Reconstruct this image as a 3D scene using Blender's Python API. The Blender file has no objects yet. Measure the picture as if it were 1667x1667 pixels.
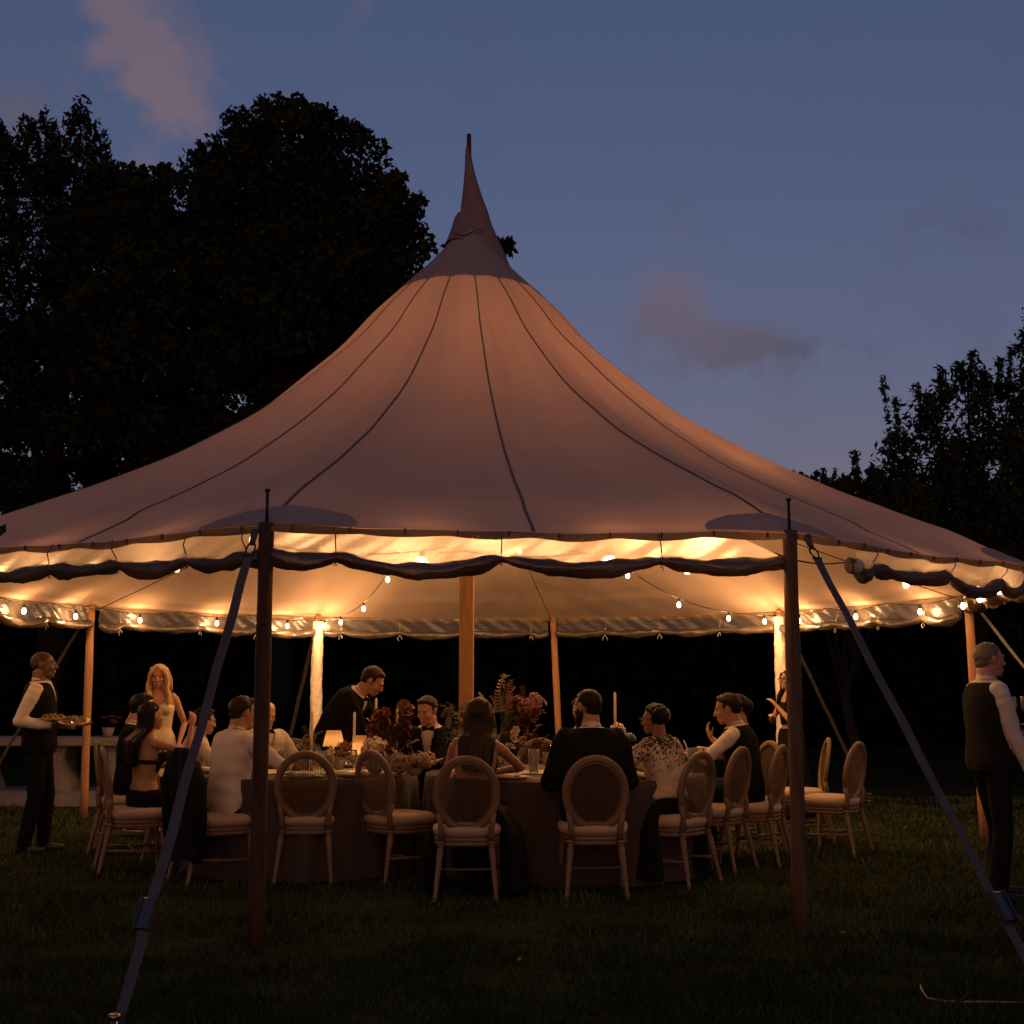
import bpy, bmesh, math, random
import numpy as np
from mathutils import Vector, Matrix

random.seed(7)
RNG = np.random.default_rng(7)
SC = bpy.context.scene
COL = SC.collection
PI = math.pi

# ------------------------------------------------------------------ camera, sky, exposure
cam_data = bpy.data.cameras.new("camera")
cam = bpy.data.objects.new("camera", cam_data)
COL.objects.link(cam)
cam.location = (0, 0, 1.40)
cam.rotation_euler = (PI / 2 + 0.136, 0, 0)
cam_data.sensor_width = 36.0
cam_data.lens = 45.2
cam_data.clip_start = 0.05
cam_data.clip_end = 2000
SC.camera = cam

SC.view_settings.view_transform = 'Standard'
SC.view_settings.look = 'None'
SC.view_settings.exposure = 0.0
SC.view_settings.gamma = 1.0
SC.view_settings.use_curve_mapping = False
SC.render.engine = 'CYCLES'
SC.cycles.use_denoising = True
SC.cycles.max_bounces = 8
SC.cycles.transparent_max_bounces = 24
SC.cycles.sample_clamp_indirect = 3.0
SC.cycles.caustics_reflective = False
SC.cycles.caustics_refractive = False

SUN_EL, SUN_ROT = math.radians(2.0), math.radians(180)
world = bpy.data.worlds.new("World")
SC.world = world
world.use_nodes = True
wt = world.node_tree


def wn(kind, **kw):
    n = wt.nodes.new(kind)
    for k, v in kw.items():
        setattr(n, k, v)
    return n


def wmath(op, a, b=None, c=None):
    n = wn('ShaderNodeMath', operation=op)
    for i, v in enumerate((a, b, c)):
        if v is None:
            continue
        if isinstance(v, (int, float)):
            n.inputs[i].default_value = v
        else:
            wt.links.new(v, n.inputs[i])
    return n.outputs[0]


def build_sky():
    bg = wt.nodes['Background']
    bg.inputs[1].default_value = 0.10
    sky = wn('ShaderNodeTexSky', sky_type='NISHITA')
    sky.sun_disc = False
    sky.sun_elevation = SUN_EL
    sky.sun_rotation = SUN_ROT
    # the photograph's white balance: dusk reads blue
    wb = wn('ShaderNodeMixRGB', blend_type='MULTIPLY')
    wb.inputs[0].default_value = 1.0
    wt.links.new(sky.outputs[0], wb.inputs[1])
    tc = wn('ShaderNodeTexCoord')
    sp = wn('ShaderNodeSeparateXYZ')
    wt.links.new(tc.outputs['Generated'], sp.inputs[0])
    # the mauve belt low over the horizon
    low = wn('ShaderNodeMixRGB')
    wt.links.new(wmath('MINIMUM', wmath('MAXIMUM', wmath('MULTIPLY_ADD', sp.outputs[2], 1.7, -.04), 0.0), 1.0), low.inputs[0])
    low.inputs[1].default_value = (0.80, 0.615, 1.27, 1)
    low.inputs[2].default_value = (0.90, 0.99, 1.62, 1)
    wt.links.new(low.outputs[0], wb.inputs[2])
    yy = wmath('MAXIMUM', sp.outputs[1], 0.02)
    u = wmath('DIVIDE', sp.outputs[0], yy)
    v = wmath('DIVIDE', sp.outputs[2], yy)
    nz = wn('ShaderNodeTexNoise')
    nz.inputs['Scale'].default_value = 13.0
    nz.inputs['Detail'].default_value = 6.0
    nz.inputs['Roughness'].default_value = 0.55
    wt.links.new(tc.outputs['Generated'], nz.inputs['Vector'])
    # (u, v, half width, half height, slant, weight, warmth) of the few clouds
    blobs = [(-.323, .560, .028, .036, .2, .85, .7), (-.300, .512, .034, .040, .3, 1.0, .8), (-.278, .468, .026, .030, .2, .85, .85),
             (-.402, .462, .030, .026, 0, .95, .4), (-.17, .60, .04, .02, 0, .6, .6), (-.11, .585, .03, .02, 0, .45, .6),
             (.128, .312, .025, .026, 0, .85, .62), (.118, .285, .028, .022, 0, .6, .35), (.175, .272, .045, .018, .1, .75, .42), (.195, .262, .030, .022, 0, .7, .30), (.245, .270, .035, .010, .0, .45, .05),
             (.355, .375, .03, .012, 0, .4, .1), (.36, .40, .012, .012, 0, .25, .2), (-.305, .42, .02, .014, 0, .5, .7)]
    tot, warm = None, None
    wob = wmath('MULTIPLY', wmath('SUBTRACT', nz.outputs[0], 0.5), 0.055)
    u2 = wmath('ADD', u, wob)
    nz2 = wn('ShaderNodeTexNoise')
    nz2.inputs['Scale'].default_value = 30.0
    nz2.inputs['Detail'].default_value = 8.0
    nz2.inputs['Roughness'].default_value = 0.6
    wt.links.new(tc.outputs['Generated'], nz2.inputs['Vector'])
    v2 = wmath('ADD', v, wmath('MULTIPLY', wmath('SUBTRACT', nz2.outputs[0], 0.5), 0.05))
    for (bu, bv, a, b, sl, w, wm) in blobs:
        du = wmath('SUBTRACT', u2, bu)
        dv = wmath('SUBTRACT', v2, bv)
        du = wmath('ADD', du, wmath('MULTIPLY', dv, sl))
        q = wmath('ADD', wmath('POWER', wmath('ABSOLUTE', wmath('DIVIDE', du, a)), 2.0), wmath('POWER', wmath('ABSOLUTE', wmath('DIVIDE', dv, b)), 2.0))
        g = wmath('MULTIPLY', wmath('EXPONENT', wmath('MULTIPLY', q, -0.8)), w)
        tot = g if tot is None else wmath('ADD', tot, g)
        gw = wmath('MULTIPLY', g, wm)
        warm = gw if warm is None else wmath('ADD', warm, gw)
    front = wmath('GREATER_THAN', sp.outputs[1], 0.05)
    edge = wmath('MULTIPLY_ADD', wmath('SUBTRACT', nz2.outputs[0], 0.5), 2.6, wmath('MULTIPLY', tot, 1.25))
    mask = wmath('MULTIPLY', wmath('MINIMUM', wmath('MAXIMUM', wmath('MULTIPLY', wmath('SUBTRACT', edge, .16), .95), 0.0), wmath('MULTIPLY', tot, 1.6)), front)
    thin = wmath('MULTIPLY', wmath('MAXIMUM', wmath('SUBTRACT', nz.outputs[0], 0.52), 0.0), 0.8)
    m = wmath('MINIMUM', wmath('ADD', wmath('MULTIPLY', mask, wmath('MULTIPLY_ADD', nz2.outputs[0], .9, .35)), thin), 0.85)
    ratio = wmath('MINIMUM', wmath('DIVIDE', warm, wmath('MAXIMUM', tot, 0.02)), 1.0)
    cc = wn('ShaderNodeMixRGB')
    wt.links.new(ratio, cc.inputs[0])
    cc.inputs[1].default_value = (0.66, 0.76, 1.14, 1)
    cc.inputs[2].default_value = (2.0, 1.38, 1.75, 1)
    mix = wn('ShaderNodeMixRGB')
    wt.links.new(m, mix.inputs[0])
    wt.links.new(wb.outputs[0], mix.inputs[1])
    wt.links.new(cc.outputs[0], mix.inputs[2])
    wt.links.new(mix.outputs[0], bg.inputs[0])


build_sky()

sun_data = bpy.data.lights.new("sun", 'SUN')
sun_data.energy = 0.012          # the sun has all but set
sun_data.angle = math.radians(20)
sun_data.color = (1.0, 0.72, 0.6)
sun = bpy.data.objects.new("sun", sun_data)
COL.objects.link(sun)
sun.rotation_euler = (PI / 2 - SUN_EL, 0, 0)      # low behind the camera

BULB_W = 12.5
BULB_COL = (1.0, 0.50, 0.195)

# ------------------------------------------------------------------ helpers


def V(*a):
    return np.array(a, float)


def nrm(v):
    v = np.asarray(v, float)
    return v / (np.linalg.norm(v) + 1e-12)


class MB:
    """collects shapes into one mesh"""

    def __init__(self):
        self.v, self.f, self.n, self.mi = [], [], 0, []

    def add(self, verts, faces, mi=0):
        verts = np.asarray(verts, float).reshape(-1, 3)
        self.v.append(verts)
        o = self.n
        self.f.extend([tuple(i + o for i in f) for f in faces])
        self.mi.extend([mi] * len(faces))
        self.n += len(verts)
        return self

    def rings(self, rings, closed=True, cap=True, mi=0):
        m = len(rings[0])
        verts = np.concatenate([np.asarray(r, float) for r in rings])
        faces = []
        for i in range(len(rings) - 1):
            for j in range(m if closed else m - 1):
                k = (j + 1) % m
                faces.append((i * m + j, i * m + k, (i + 1) * m + k, (i + 1) * m + j))
        if cap:
            faces.append(tuple(range(m - 1, -1, -1)))
            faces.append(tuple((len(rings) - 1) * m + j for j in range(m)))
        return self.add(verts, faces, mi)

    def tube(self, pts, radii, seg=10, cap=True, mi=0, flat=1.0, up=None):
        pts = [np.asarray(p, float) for p in pts]
        if not hasattr(radii, '__len__'):
            radii = [radii] * len(pts)
        rings = []
        ref = None
        for i, p in enumerate(pts):
            t = nrm(pts[min(i + 1, len(pts) - 1)] - pts[max(i - 1, 0)])
            if ref is None:
                ref = np.asarray(up, float) if up is not None else (V(0, 0, 1) if abs(t[2]) < .9 else V(1, 0, 0))
            a = nrm(np.cross(t, ref))
            b = np.cross(a, t)
            ref = b
            ang = np.linspace(0, 2 * PI, seg, endpoint=False)
            rings.append(p + radii[i] * (np.cos(ang)[:, None] * a + flat * np.sin(ang)[:, None] * b))
        return self.rings(rings, cap=cap, mi=mi)

    def capsule(self, p, q, r0, r1, seg=14):
        p, q = np.asarray(p, float), np.asarray(q, float)
        t = nrm(q - p)
        pts, rad = [], []
        for a in (-80, -50, -20):
            pts.append(p + t * r0 * math.sin(math.radians(a)))
            rad.append(r0 * math.cos(math.radians(a)))
        for a in (20, 50, 80):
            pts.append(q + t * r1 * math.sin(math.radians(a)))
            rad.append(r1 * math.cos(math.radians(a)))
        return self.tube(pts, rad, seg)

    def ell(self, c, r, M=None, seg=18, nr=10, fn=None):
        c = np.asarray(c, float)
        r = np.asarray(r if hasattr(r, '__len__') else (r, r, r), float)
        rings = []
        for i in range(nr + 1):
            ph = -PI / 2 + PI * (i + .02) / (nr + .04)
            th = np.linspace(0, 2 * PI, seg, endpoint=False)
            p = np.stack([np.cos(th) * math.cos(ph), np.sin(th) * math.cos(ph), np.full(seg, math.sin(ph))], 1) * r
            if fn is not None:
                p = fn(p)
            if M is not None:
                p = p @ np.asarray(M, float).T
            rings.append(p + c)
        return self.rings(rings)

    def box(self, c, s, M=None, mi=0):
        c = np.asarray(c, float)
        h = np.asarray(s, float) / 2
        p = np.array([(x, y, z) for x in (-1, 1) for y in (-1, 1) for z in (-1, 1)], float) * h
        if M is not None:
            p = p @ np.asarray(M, float).T
        return self.add(p + c, [(0, 1, 3, 2), (4, 6, 7, 5), (0, 4, 5, 1), (2, 3, 7, 6), (0, 2, 6, 4), (1, 5, 7, 3)], mi)

    def bar(self, p, q, w, h, up=(0, 0, 1)):
        p, q = np.asarray(p, float), np.asarray(q, float)
        t = nrm(q - p)
        a = nrm(np.cross(t, up))
        b = np.cross(a, t)
        M = np.stack([a, t, b], 1)
        return self.box((p + q) / 2, (w, np.linalg.norm(q - p), h), M)

    def lathe(self, prof, c=(0, 0, 0), seg=16, cap=True, mi=0):
        c = np.asarray(c, float)
        th = np.linspace(0, 2 * PI, seg, endpoint=False)
        rings = [np.stack([r * np.cos(th), r * np.sin(th), np.full(seg, z)], 1) + c for r, z in prof]
        return self.rings(rings, cap=cap, mi=mi)

    def mesh(self, name):
        me = bpy.data.meshes.new(name)
        if self.n:
            me.from_pydata(np.concatenate(self.v).tolist(), [], self.f)
        return me

    def build(self, name, mat, parent=None, smooth=True, fn=None):
        me = self.mesh(name)
        if fn is not None:
            displace(me, fn)
        mats = mat if isinstance(mat, (list, tuple)) else [mat]
        for m in mats:
            me.materials.append(m)
        if len(mats) > 1:
            me.polygons.foreach_set('material_index', self.mi)
        if smooth:
            me.polygons.foreach_set('use_smooth', [True] * len(me.polygons))
        return link(name, me, parent)

    def remesh(self, name, mat, parent=None, voxel=.01, smooth=4, factor=.5, fn=None, cut=None):
        src = self.mesh('src')
        o = bpy.data.objects.new('src', src)
        COL.objects.link(o)
        m = o.modifiers.new('r', 'REMESH')
        m.mode = 'VOXEL'
        m.voxel_size = voxel
        if smooth:
            s = o.modifiers.new('s', 'SMOOTH')
            s.factor = factor
            s.iterations = smooth
        dg = bpy.context.evaluated_depsgraph_get()
        me = bpy.data.meshes.new_from_object(o.evaluated_get(dg))
        bpy.data.objects.remove(o)
        bpy.data.meshes.remove(src)
        if fn is not None:
            displace(me, fn)
        if cut is not None:
            bm = bmesh.new()
            bm.from_mesh(me)
            co = np.array([v.co[:] for v in bm.verts])
            kill = cut(co)
            bmesh.ops.delete(bm, geom=[v for v, k in zip(bm.verts, kill) if k], context='VERTS')
            bm.to_mesh(me)
            bm.free()
        me.materials.clear()
        me.materials.append(mat)
        me.polygons.foreach_set('use_smooth', [True] * len(me.polygons))
        me.name = name
        return link(name, me, parent)


def displace(me, fn):
    n = len(me.vertices)
    co = np.empty(n * 3)
    me.vertices.foreach_get('co', co)
    no = np.empty(n * 3)
    me.vertex_normals.foreach_get('vector', no)
    co, no = co.reshape(-1, 3), no.reshape(-1, 3)
    me.vertices.foreach_set('co', (fn(co, no)).ravel())
    me.update()


def link(name, data, parent=None):
    o = bpy.data.objects.new(name, data)
    COL.objects.link(o)
    if parent is not None:
        o.parent = parent
    return o


def tag(o, label=None, cat=None, group=None, kind=None):
    if label:
        o['label'] = label
    if cat:
        o['category'] = cat
    if group:
        o['group'] = group
    if kind:
        o['kind'] = kind
    return o


def thing(name, label, cat, loc=(0, 0, 0), rz=0.0, group=None):
    o = link(name, None)
    o.empty_display_size = .1
    o.location = loc
    o.rotation_euler = (0, 0, rz)
    return tag(o, label, cat, group)


def dup(root, loc, rz=0.0, label=None, group=None, scale=None):
    def cp(o, parent):
        c = o.copy()
        COL.objects.link(c)
        if parent is not None:
            c.parent = parent
        for ch in list(o.children):
            cp(ch, c)
        return c
    r = cp(root, None)
    r.location = loc
    r.rotation_euler = (0, 0, rz)
    if scale:
        r.scale = (scale,) * 3
    if label:
        r['label'] = label
    if group:
        r['group'] = group
    return r


def raw_mesh(name, verts, quads):
    """fast mesh of separate quads; verts (n,4,3)"""
    me = bpy.data.meshes.new(name)
    n = len(quads) if quads is not None else len(verts)
    vv = np.ascontiguousarray(verts, np.float32).reshape(-1, 3)
    k = verts.shape[1]
    me.vertices.add(len(vv))
    me.vertices.foreach_set('co', vv.ravel())
    me.loops.add(n * k)
    me.loops.foreach_set('vertex_index', np.arange(n * k, dtype=np.int32))
    me.polygons.add(n)
    me.polygons.foreach_set('loop_start', np.arange(0, n * k, k, dtype=np.int32))
    me.polygons.foreach_set('loop_total', np.full(n, k, np.int32))
    me.update(calc_edges=True)
    return me


# ------------------------------------------------------------------ materials
MATS = {}


def mat(name, col, rough=.7, var=.12, scale=8.0, bump=0.0, bscale=40.0, metal=0.0, spec=.3, sheen=0.0, stretch=None, emit=None, alpha=None, coat=0.0):
    m = bpy.data.materials.new(name)
    m.use_nodes = True
    nt = m.node_tree
    p = nt.nodes['Principled BSDF']
    p.inputs['Roughness'].default_value = rough
    p.inputs['Metallic'].default_value = metal
    p.inputs['Specular IOR Level'].default_value = spec
    if sheen:
        p.inputs['Sheen Weight'].default_value = sheen
    if coat:
        p.inputs['Coat Weight'].default_value = coat
    tc = nt.nodes.new('ShaderNodeTexCoord')
    mp = nt.nodes.new('ShaderNodeMapping')
    nt.links.new(tc.outputs['Object'], mp.inputs[0])
    if stretch:
        mp.inputs['Scale'].default_value = stretch
    nz = nt.nodes.new('ShaderNodeTexNoise')
    nz.inputs['Scale'].default_value = scale
    nz.inputs['Detail'].default_value = 5
    nt.links.new(mp.outputs[0], nz.inputs['Vector'])
    rp = nt.nodes.new('ShaderNodeValToRGB')
    c = np.array(col[:3])
    rp.color_ramp.elements[0].position = .3
    rp.color_ramp.elements[1].position = .7
    rp.color_ramp.elements[0].color = (*(c * (1 - var)), 1)
    rp.color_ramp.elements[1].color = (*np.minimum(c * (1 + var), 1), 1)
    nt.links.new(nz.outputs[0], rp.inputs[0])
    nt.links.new(rp.outputs[0], p.inputs['Base Color'])
    if bump:
        b = nt.nodes.new('ShaderNodeBump')
        b.inputs['Strength'].default_value = bump
        b.inputs['Distance'].default_value = .01
        n2 = nt.nodes.new('ShaderNodeTexNoise')
        n2.inputs['Scale'].default_value = bscale
        n2.inputs['Detail'].default_value = 4
        nt.links.new(mp.outputs[0], n2.inputs['Vector'])
        nt.links.new(n2.outputs[0], b.inputs['Height'])
        nt.links.new(b.outputs[0], p.inputs['Normal'])
    if emit:
        p.inputs['Emission Color'].default_value = (*emit[:3], 1)
        p.inputs['Emission Strength'].default_value = emit[3]
    MATS[name] = m
    return m


def cloth_mat(name, trans, col, rough=.8, tcol=None, bump=.05, glossy=0.0, clear=0.0, blur=0.0, bscale=60, stretch=(1, 1, 1), tv=.06):
    """thin sheet: diffuse + translucent (+ a share seen straight through, + gloss)"""
    m = bpy.data.materials.new(name)
    m.use_nodes = True
    nt = m.node_tree
    nt.nodes.remove(nt.nodes['Principled BSDF'])
    out = nt.nodes['Material Output']
    tc = nt.nodes.new('ShaderNodeTexCoord')
    mp = nt.nodes.new('ShaderNodeMapping')
    mp.inputs['Scale'].default_value = stretch
    nt.links.new(tc.outputs['Object'], mp.inputs[0])
    nz = nt.nodes.new('ShaderNodeTexNoise')
    nz.inputs['Scale'].default_value = 2.2
    nz.inputs['Detail'].default_value = 6
    nt.links.new(mp.outputs[0], nz.inputs['Vector'])
    rp = nt.nodes.new('ShaderNodeValToRGB')
    c = np.array(col)
    rp.color_ramp.elements[0].color = (*(c * (1 - tv)), 1)
    rp.color_ramp.elements[1].color = (*np.minimum(c * (1 + tv), .95), 1)
    nt.links.new(nz.outputs[0], rp.inputs[0])
    d = nt.nodes.new('ShaderNodeBsdfDiffuse')
    t = nt.nodes.new('ShaderNodeBsdfTranslucent')
    nt.links.new(rp.outputs[0], d.inputs[0])
    t.inputs[0].default_value = (*(tcol or col), 1)
    bp = nt.nodes.new('ShaderNodeBump')
    bp.inputs['Strength'].default_value = bump
    bp.inputs['Distance'].default_value = .01
    n2 = nt.nodes.new('ShaderNodeTexNoise')
    n2.inputs['Scale'].default_value = bscale
    nt.links.new(mp.outputs[0], n2.inputs['Vector'])
    nt.links.new(n2.outputs[0], bp.inputs['Height'])
    mx = nt.nodes.new('ShaderNodeMixShader')
    mx.inputs[0].default_value = trans
    nt.links.new(d.outputs[0], mx.inputs[1])
    nt.links.new(t.outputs[0], mx.inputs[2])
    nt.links.new(bp.outputs[0], d.inputs['Normal'])
    last = mx.outputs[0]
    if clear:
        tr = nt.nodes.new('ShaderNodeBsdfTransparent')
        m2 = nt.nodes.new('ShaderNodeMixShader')
        m2.inputs[0].default_value = clear
        nt.links.new(last, m2.inputs[1])
        nt.links.new(tr.outputs[0], m2.inputs[2])
        last = m2.outputs[0]
    if blur:
        rf = nt.nodes.new('ShaderNodeBsdfRefraction')
        rf.inputs['Roughness'].default_value = .42
        rf.inputs['IOR'].default_value = 1.25
        m4 = nt.nodes.new('ShaderNodeMixShader')
        m4.inputs[0].default_value = blur
        nt.links.new(last, m4.inputs[1])
        nt.links.new(rf.outputs[0], m4.inputs[2])
        last = m4.outputs[0]
    if glossy:
        g = nt.nodes.new('ShaderNodeBsdfGlossy')
        g.inputs['Roughness'].default_value = rough
        nt.links.new(bp.outputs[0], g.inputs['Normal'])
        m3 = nt.nodes.new('ShaderNodeMixShader')
        m3.inputs[0].default_value = glossy
        nt.links.new(last, m3.inputs[1])
        nt.links.new(g.outputs[0], m3.inputs[2])
        last = m3.outputs[0]
    nt.links.new(last, out.inputs[0])
    MATS[name] = m
    return m


def glass_mat():
    m = bpy.data.materials.new('glass')
    m.use_nodes = True
    nt = m.node_tree
    nt.nodes.remove(nt.nodes['Principled BSDF'])
    tr = nt.nodes.new('ShaderNodeBsdfTransparent')
    tr.inputs[0].default_value = (.93, .93, .9, 1)
    g = nt.nodes.new('ShaderNodeBsdfGlossy')
    g.inputs['Roughness'].default_value = .08
    lw = nt.nodes.new('ShaderNodeLayerWeight')
    lw.inputs[0].default_value = .35
    mx = nt.nodes.new('ShaderNodeMixShader')
    nt.links.new(lw.outputs['Fresnel'], mx.inputs[0])
    nt.links.new(tr.outputs[0], mx.inputs[1])
    nt.links.new(g.outputs[0], mx.inputs[2])
    d = nt.nodes.new('ShaderNodeBsdfDiffuse')
    d.inputs[0].default_value = (.8, .74, .66, 1)
    m2 = nt.nodes.new('ShaderNodeMixShader')
    m2.inputs[0].default_value = .16
    nt.links.new(mx.outputs[0], m2.inputs[1])
    nt.links.new(d.outputs[0], m2.inputs[2])
    nt.links.new(m2.outputs[0], nt.nodes['Material Output'].inputs[0])
    MATS['glass'] = m
    return m


def emit_mat(name, col, s, through=0.0):
    m = bpy.data.materials.new(name)
    m.use_nodes = True
    nt = m.node_tree
    nt.nodes.remove(nt.nodes['Principled BSDF'])
    e = nt.nodes.new('ShaderNodeEmission')
    e.inputs[0].default_value = (*col, 1)
    e.inputs[1].default_value = s
    if through:
        tr = nt.nodes.new('ShaderNodeBsdfTransparent')
        mx = nt.nodes.new('ShaderNodeMixShader')
        mx.inputs[0].default_value = 1 - through
        nt.links.new(tr.outputs[0], mx.inputs[1])
        nt.links.new(e.outputs[0], mx.inputs[2])
        nt.links.new(mx.outputs[0], nt.nodes['Material Output'].inputs[0])
    else:
        nt.links.new(e.outputs[0], nt.nodes['Material Output'].inputs[0])
    MATS[name] = m
    return m


sail = cloth_mat('sailcloth', .125, (.50, .375, .29), tcol=(.88, .52, .36), bump=.14, bscale=25, tv=.14)
sail_thick = cloth_mat('sailcloth_doubled', .09, (.34, .275, .245), bump=.1)
patch_m = cloth_mat('corner_patch_cloth', .10, (.40, .31, .26), tcol=(.7, .5, .4))
band_m = cloth_mat('eave_webbing', .2, (.20, .135, .09))
seam_m = mat('seam_webbing', (.17, .13, .115), rough=.8)
hood_m = cloth_mat('hood_canvas', .06, (.24, .19, .17), bump=.3, bscale=14)
film = cloth_mat('clear_vinyl', .75, (.38, .30, .22), rough=.26, tcol=(.85, .76, .66), glossy=.035, clear=.38, blur=.22, bump=.5, bscale=9, stretch=(1, 1, 5))
roll_m = cloth_mat('rolled_vinyl', .30, (.10, .078, .062), rough=.3, tcol=(.26, .19, .13), glossy=.07, clear=0.0, bump=.8, bscale=16, stretch=(1, 1, 1))
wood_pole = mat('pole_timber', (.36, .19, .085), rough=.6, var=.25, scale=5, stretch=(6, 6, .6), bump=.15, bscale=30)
wood_dark = mat('backlit_pole', (.080, .042, .022), rough=.8, spec=.1, var=.3, scale=5, stretch=(6, 6, .6), bump=.2, bscale=30)  # backlit shade of the near poles is put into this timber colour
wood_mid = mat('brown_pole', (.12, .07, .04), rough=.75, spec=.1, var=.3, scale=5, stretch=(6, 6, .6), bump=.25, bscale=30)  # paler near-pole timber: the light from one side is in the colour
wrap_m = mat('pole_wrap', (.72, .64, .52), rough=.85, var=.12, scale=14, bump=.8, bscale=38)
strap_m = mat('grey_webbing', (.10, .092, .092), rough=.9, spec=.1, bump=.2, bscale=200)
metal_m = mat('buckle_steel', (.16, .15, .15), rough=.35, metal=.9)
black_metal = mat('black_metal', (.03, .03, .03), rough=.45, metal=.6)
brass_m = mat('brass', (.55, .36, .16), rough=.3, metal=1.0)
cord_m = mat('black_cord', (.02, .02, .02), rough=.7)
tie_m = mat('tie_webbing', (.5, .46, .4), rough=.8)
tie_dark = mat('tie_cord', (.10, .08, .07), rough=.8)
bulb_m = emit_mat('bulb_glow', (1.0, .70, .36), 16, .65)
lampglow_m = emit_mat('lamp_glow', (1.0, .66, .36), 1.5)
lampglow2_m = emit_mat('mushroom_lamp_glow', (1.0, .80, .55), 5.0)
glass = glass_mat()
bulb_glass = glass
chair_wood = mat('chair_wood', (.15, .095, .056), rough=.55, var=.2, scale=4, stretch=(3, 3, 1), bump=.1, bscale=40)
cane_m = mat('cane', (.12, .075, .045), rough=.6, var=.15, scale=30)
cushion_m = mat('cushion_linen', (.40, .29, .19), rough=.9, var=.06, bump=.2, bscale=180, sheen=.2)
cloth_m = mat('tablecloth_linen', (.050, .034, .027), rough=.9, var=.06, bump=.2, bscale=120, sheen=.15)
napkin_m = mat('napkin_linen', (.62, .54, .44), rough=.9, var=.05, bump=.2, bscale=120)
plate_m = mat('plate_glaze', (.72, .65, .55), rough=.25, var=.03)
plate_dark = mat('charger_plate', (.22, .17, .12), rough=.4, var=.1)
candle_m = mat('candle_wax', (.74, .60, .42), rough=.5, var=.03)
shade_m = cloth_mat('lamp_shade', .6, (.8, .7, .55), tcol=(.9, .75, .55))
stone_m = mat('stone', (.20, .17, .145), rough=.9, var=.2, scale=6, bump=.4, bscale=25)
lawn_m = mat('lawn_earth', (.022, .025, .010), rough=1.0, var=.5, scale=1.2, spec=.0)
bark_m = mat('bark', (.010, .008, .006), rough=.95, bump=.8, bscale=12, stretch=(1, 1, .2))
food_red = mat('food_meat', (.26, .10, .06), rough=.5, var=.4, scale=40)
food_green = mat('food_leaf', (.12, .14, .05), rough=.6, var=.4, scale=40)


def leaf_mat(name, col, var=.45):
    m = mat(name, col, rough=.8, var=var, scale=1.6, spec=.05)
    return m


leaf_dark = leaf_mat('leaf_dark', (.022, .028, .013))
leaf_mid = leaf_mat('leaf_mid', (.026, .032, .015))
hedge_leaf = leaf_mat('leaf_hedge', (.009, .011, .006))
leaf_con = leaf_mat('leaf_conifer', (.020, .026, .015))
grass_m = leaf_mat('grass_blade', (.050, .066, .024), .5)

# ------------------------------------------------------------------ setting: lawn, grass, hedge, trees
g = MB()
g.add([(-400, -60, 0), (400, -60, 0), (400, 700, 0), (-400, 700, 0)], [(0, 1, 2, 3)])
tag(g.build('lawn', lawn_m, smooth=False), kind='structure')


def build_grass():
    n = 120000
    # denser towards the camera
    y = 4.6 * np.exp(RNG.random(n) * math.log(17 / 4.6))
    x = (RNG.random(n) * 2 - 1) * y * .46
    clump = np.sin(x * 3.1 + np.sin(y * 2.3) * 2) * np.sin(y * 2.7 + np.sin(x * 1.9) * 2) + .6 * np.sin(x * 9 + y * 4) * np.sin(y * 11 - x * 3)
    keep = RNG.random(n) < .75 + .35 * clump
    x, y, clump = x[keep], y[keep], clump[keep]
    n = len(x)
    h = (.022 + .028 * RNG.random(n)) * (1 + .45 * np.clip(clump, -1, 1.5)) * (1 + .6 * (RNG.random(n) < .04))
    w = .0022 + .0016 * RNG.random(n) + .00025 * y
    a = RNG.random(n) * 2 * PI
    lean = (RNG.random(n) * .9 + .1) * h
    la = RNG.random(n) * 2 * PI
    dx, dy = np.cos(a) * w, np.sin(a) * w
    lx, ly = np.cos(la) * lean, np.sin(la) * lean
    z0 = np.full(n, -.003)
    base1 = np.stack([x - dx, y - dy, z0], 1)
    base2 = np.stack([x + dx, y + dy, z0], 1)
    m1 = np.stack([x + lx * .35 + dx * .8, y + ly * .35 + dy * .8, h * .6], 1)
    tip = np.stack([x + lx, y + ly, h], 1)
    m0 = np.stack([x + lx * .35 - dx * .8, y + ly * .35 - dy * .8, h * .6], 1)
    me = raw_mesh('grass', np.stack([base1, base2, m1, tip, m0], 1), None)
    me.materials.append(grass_m)
    o = link('grass', me)
    tag(o, 'short dark grass covering the lawn', 'grass', kind='stuff')


build_grass()


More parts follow.
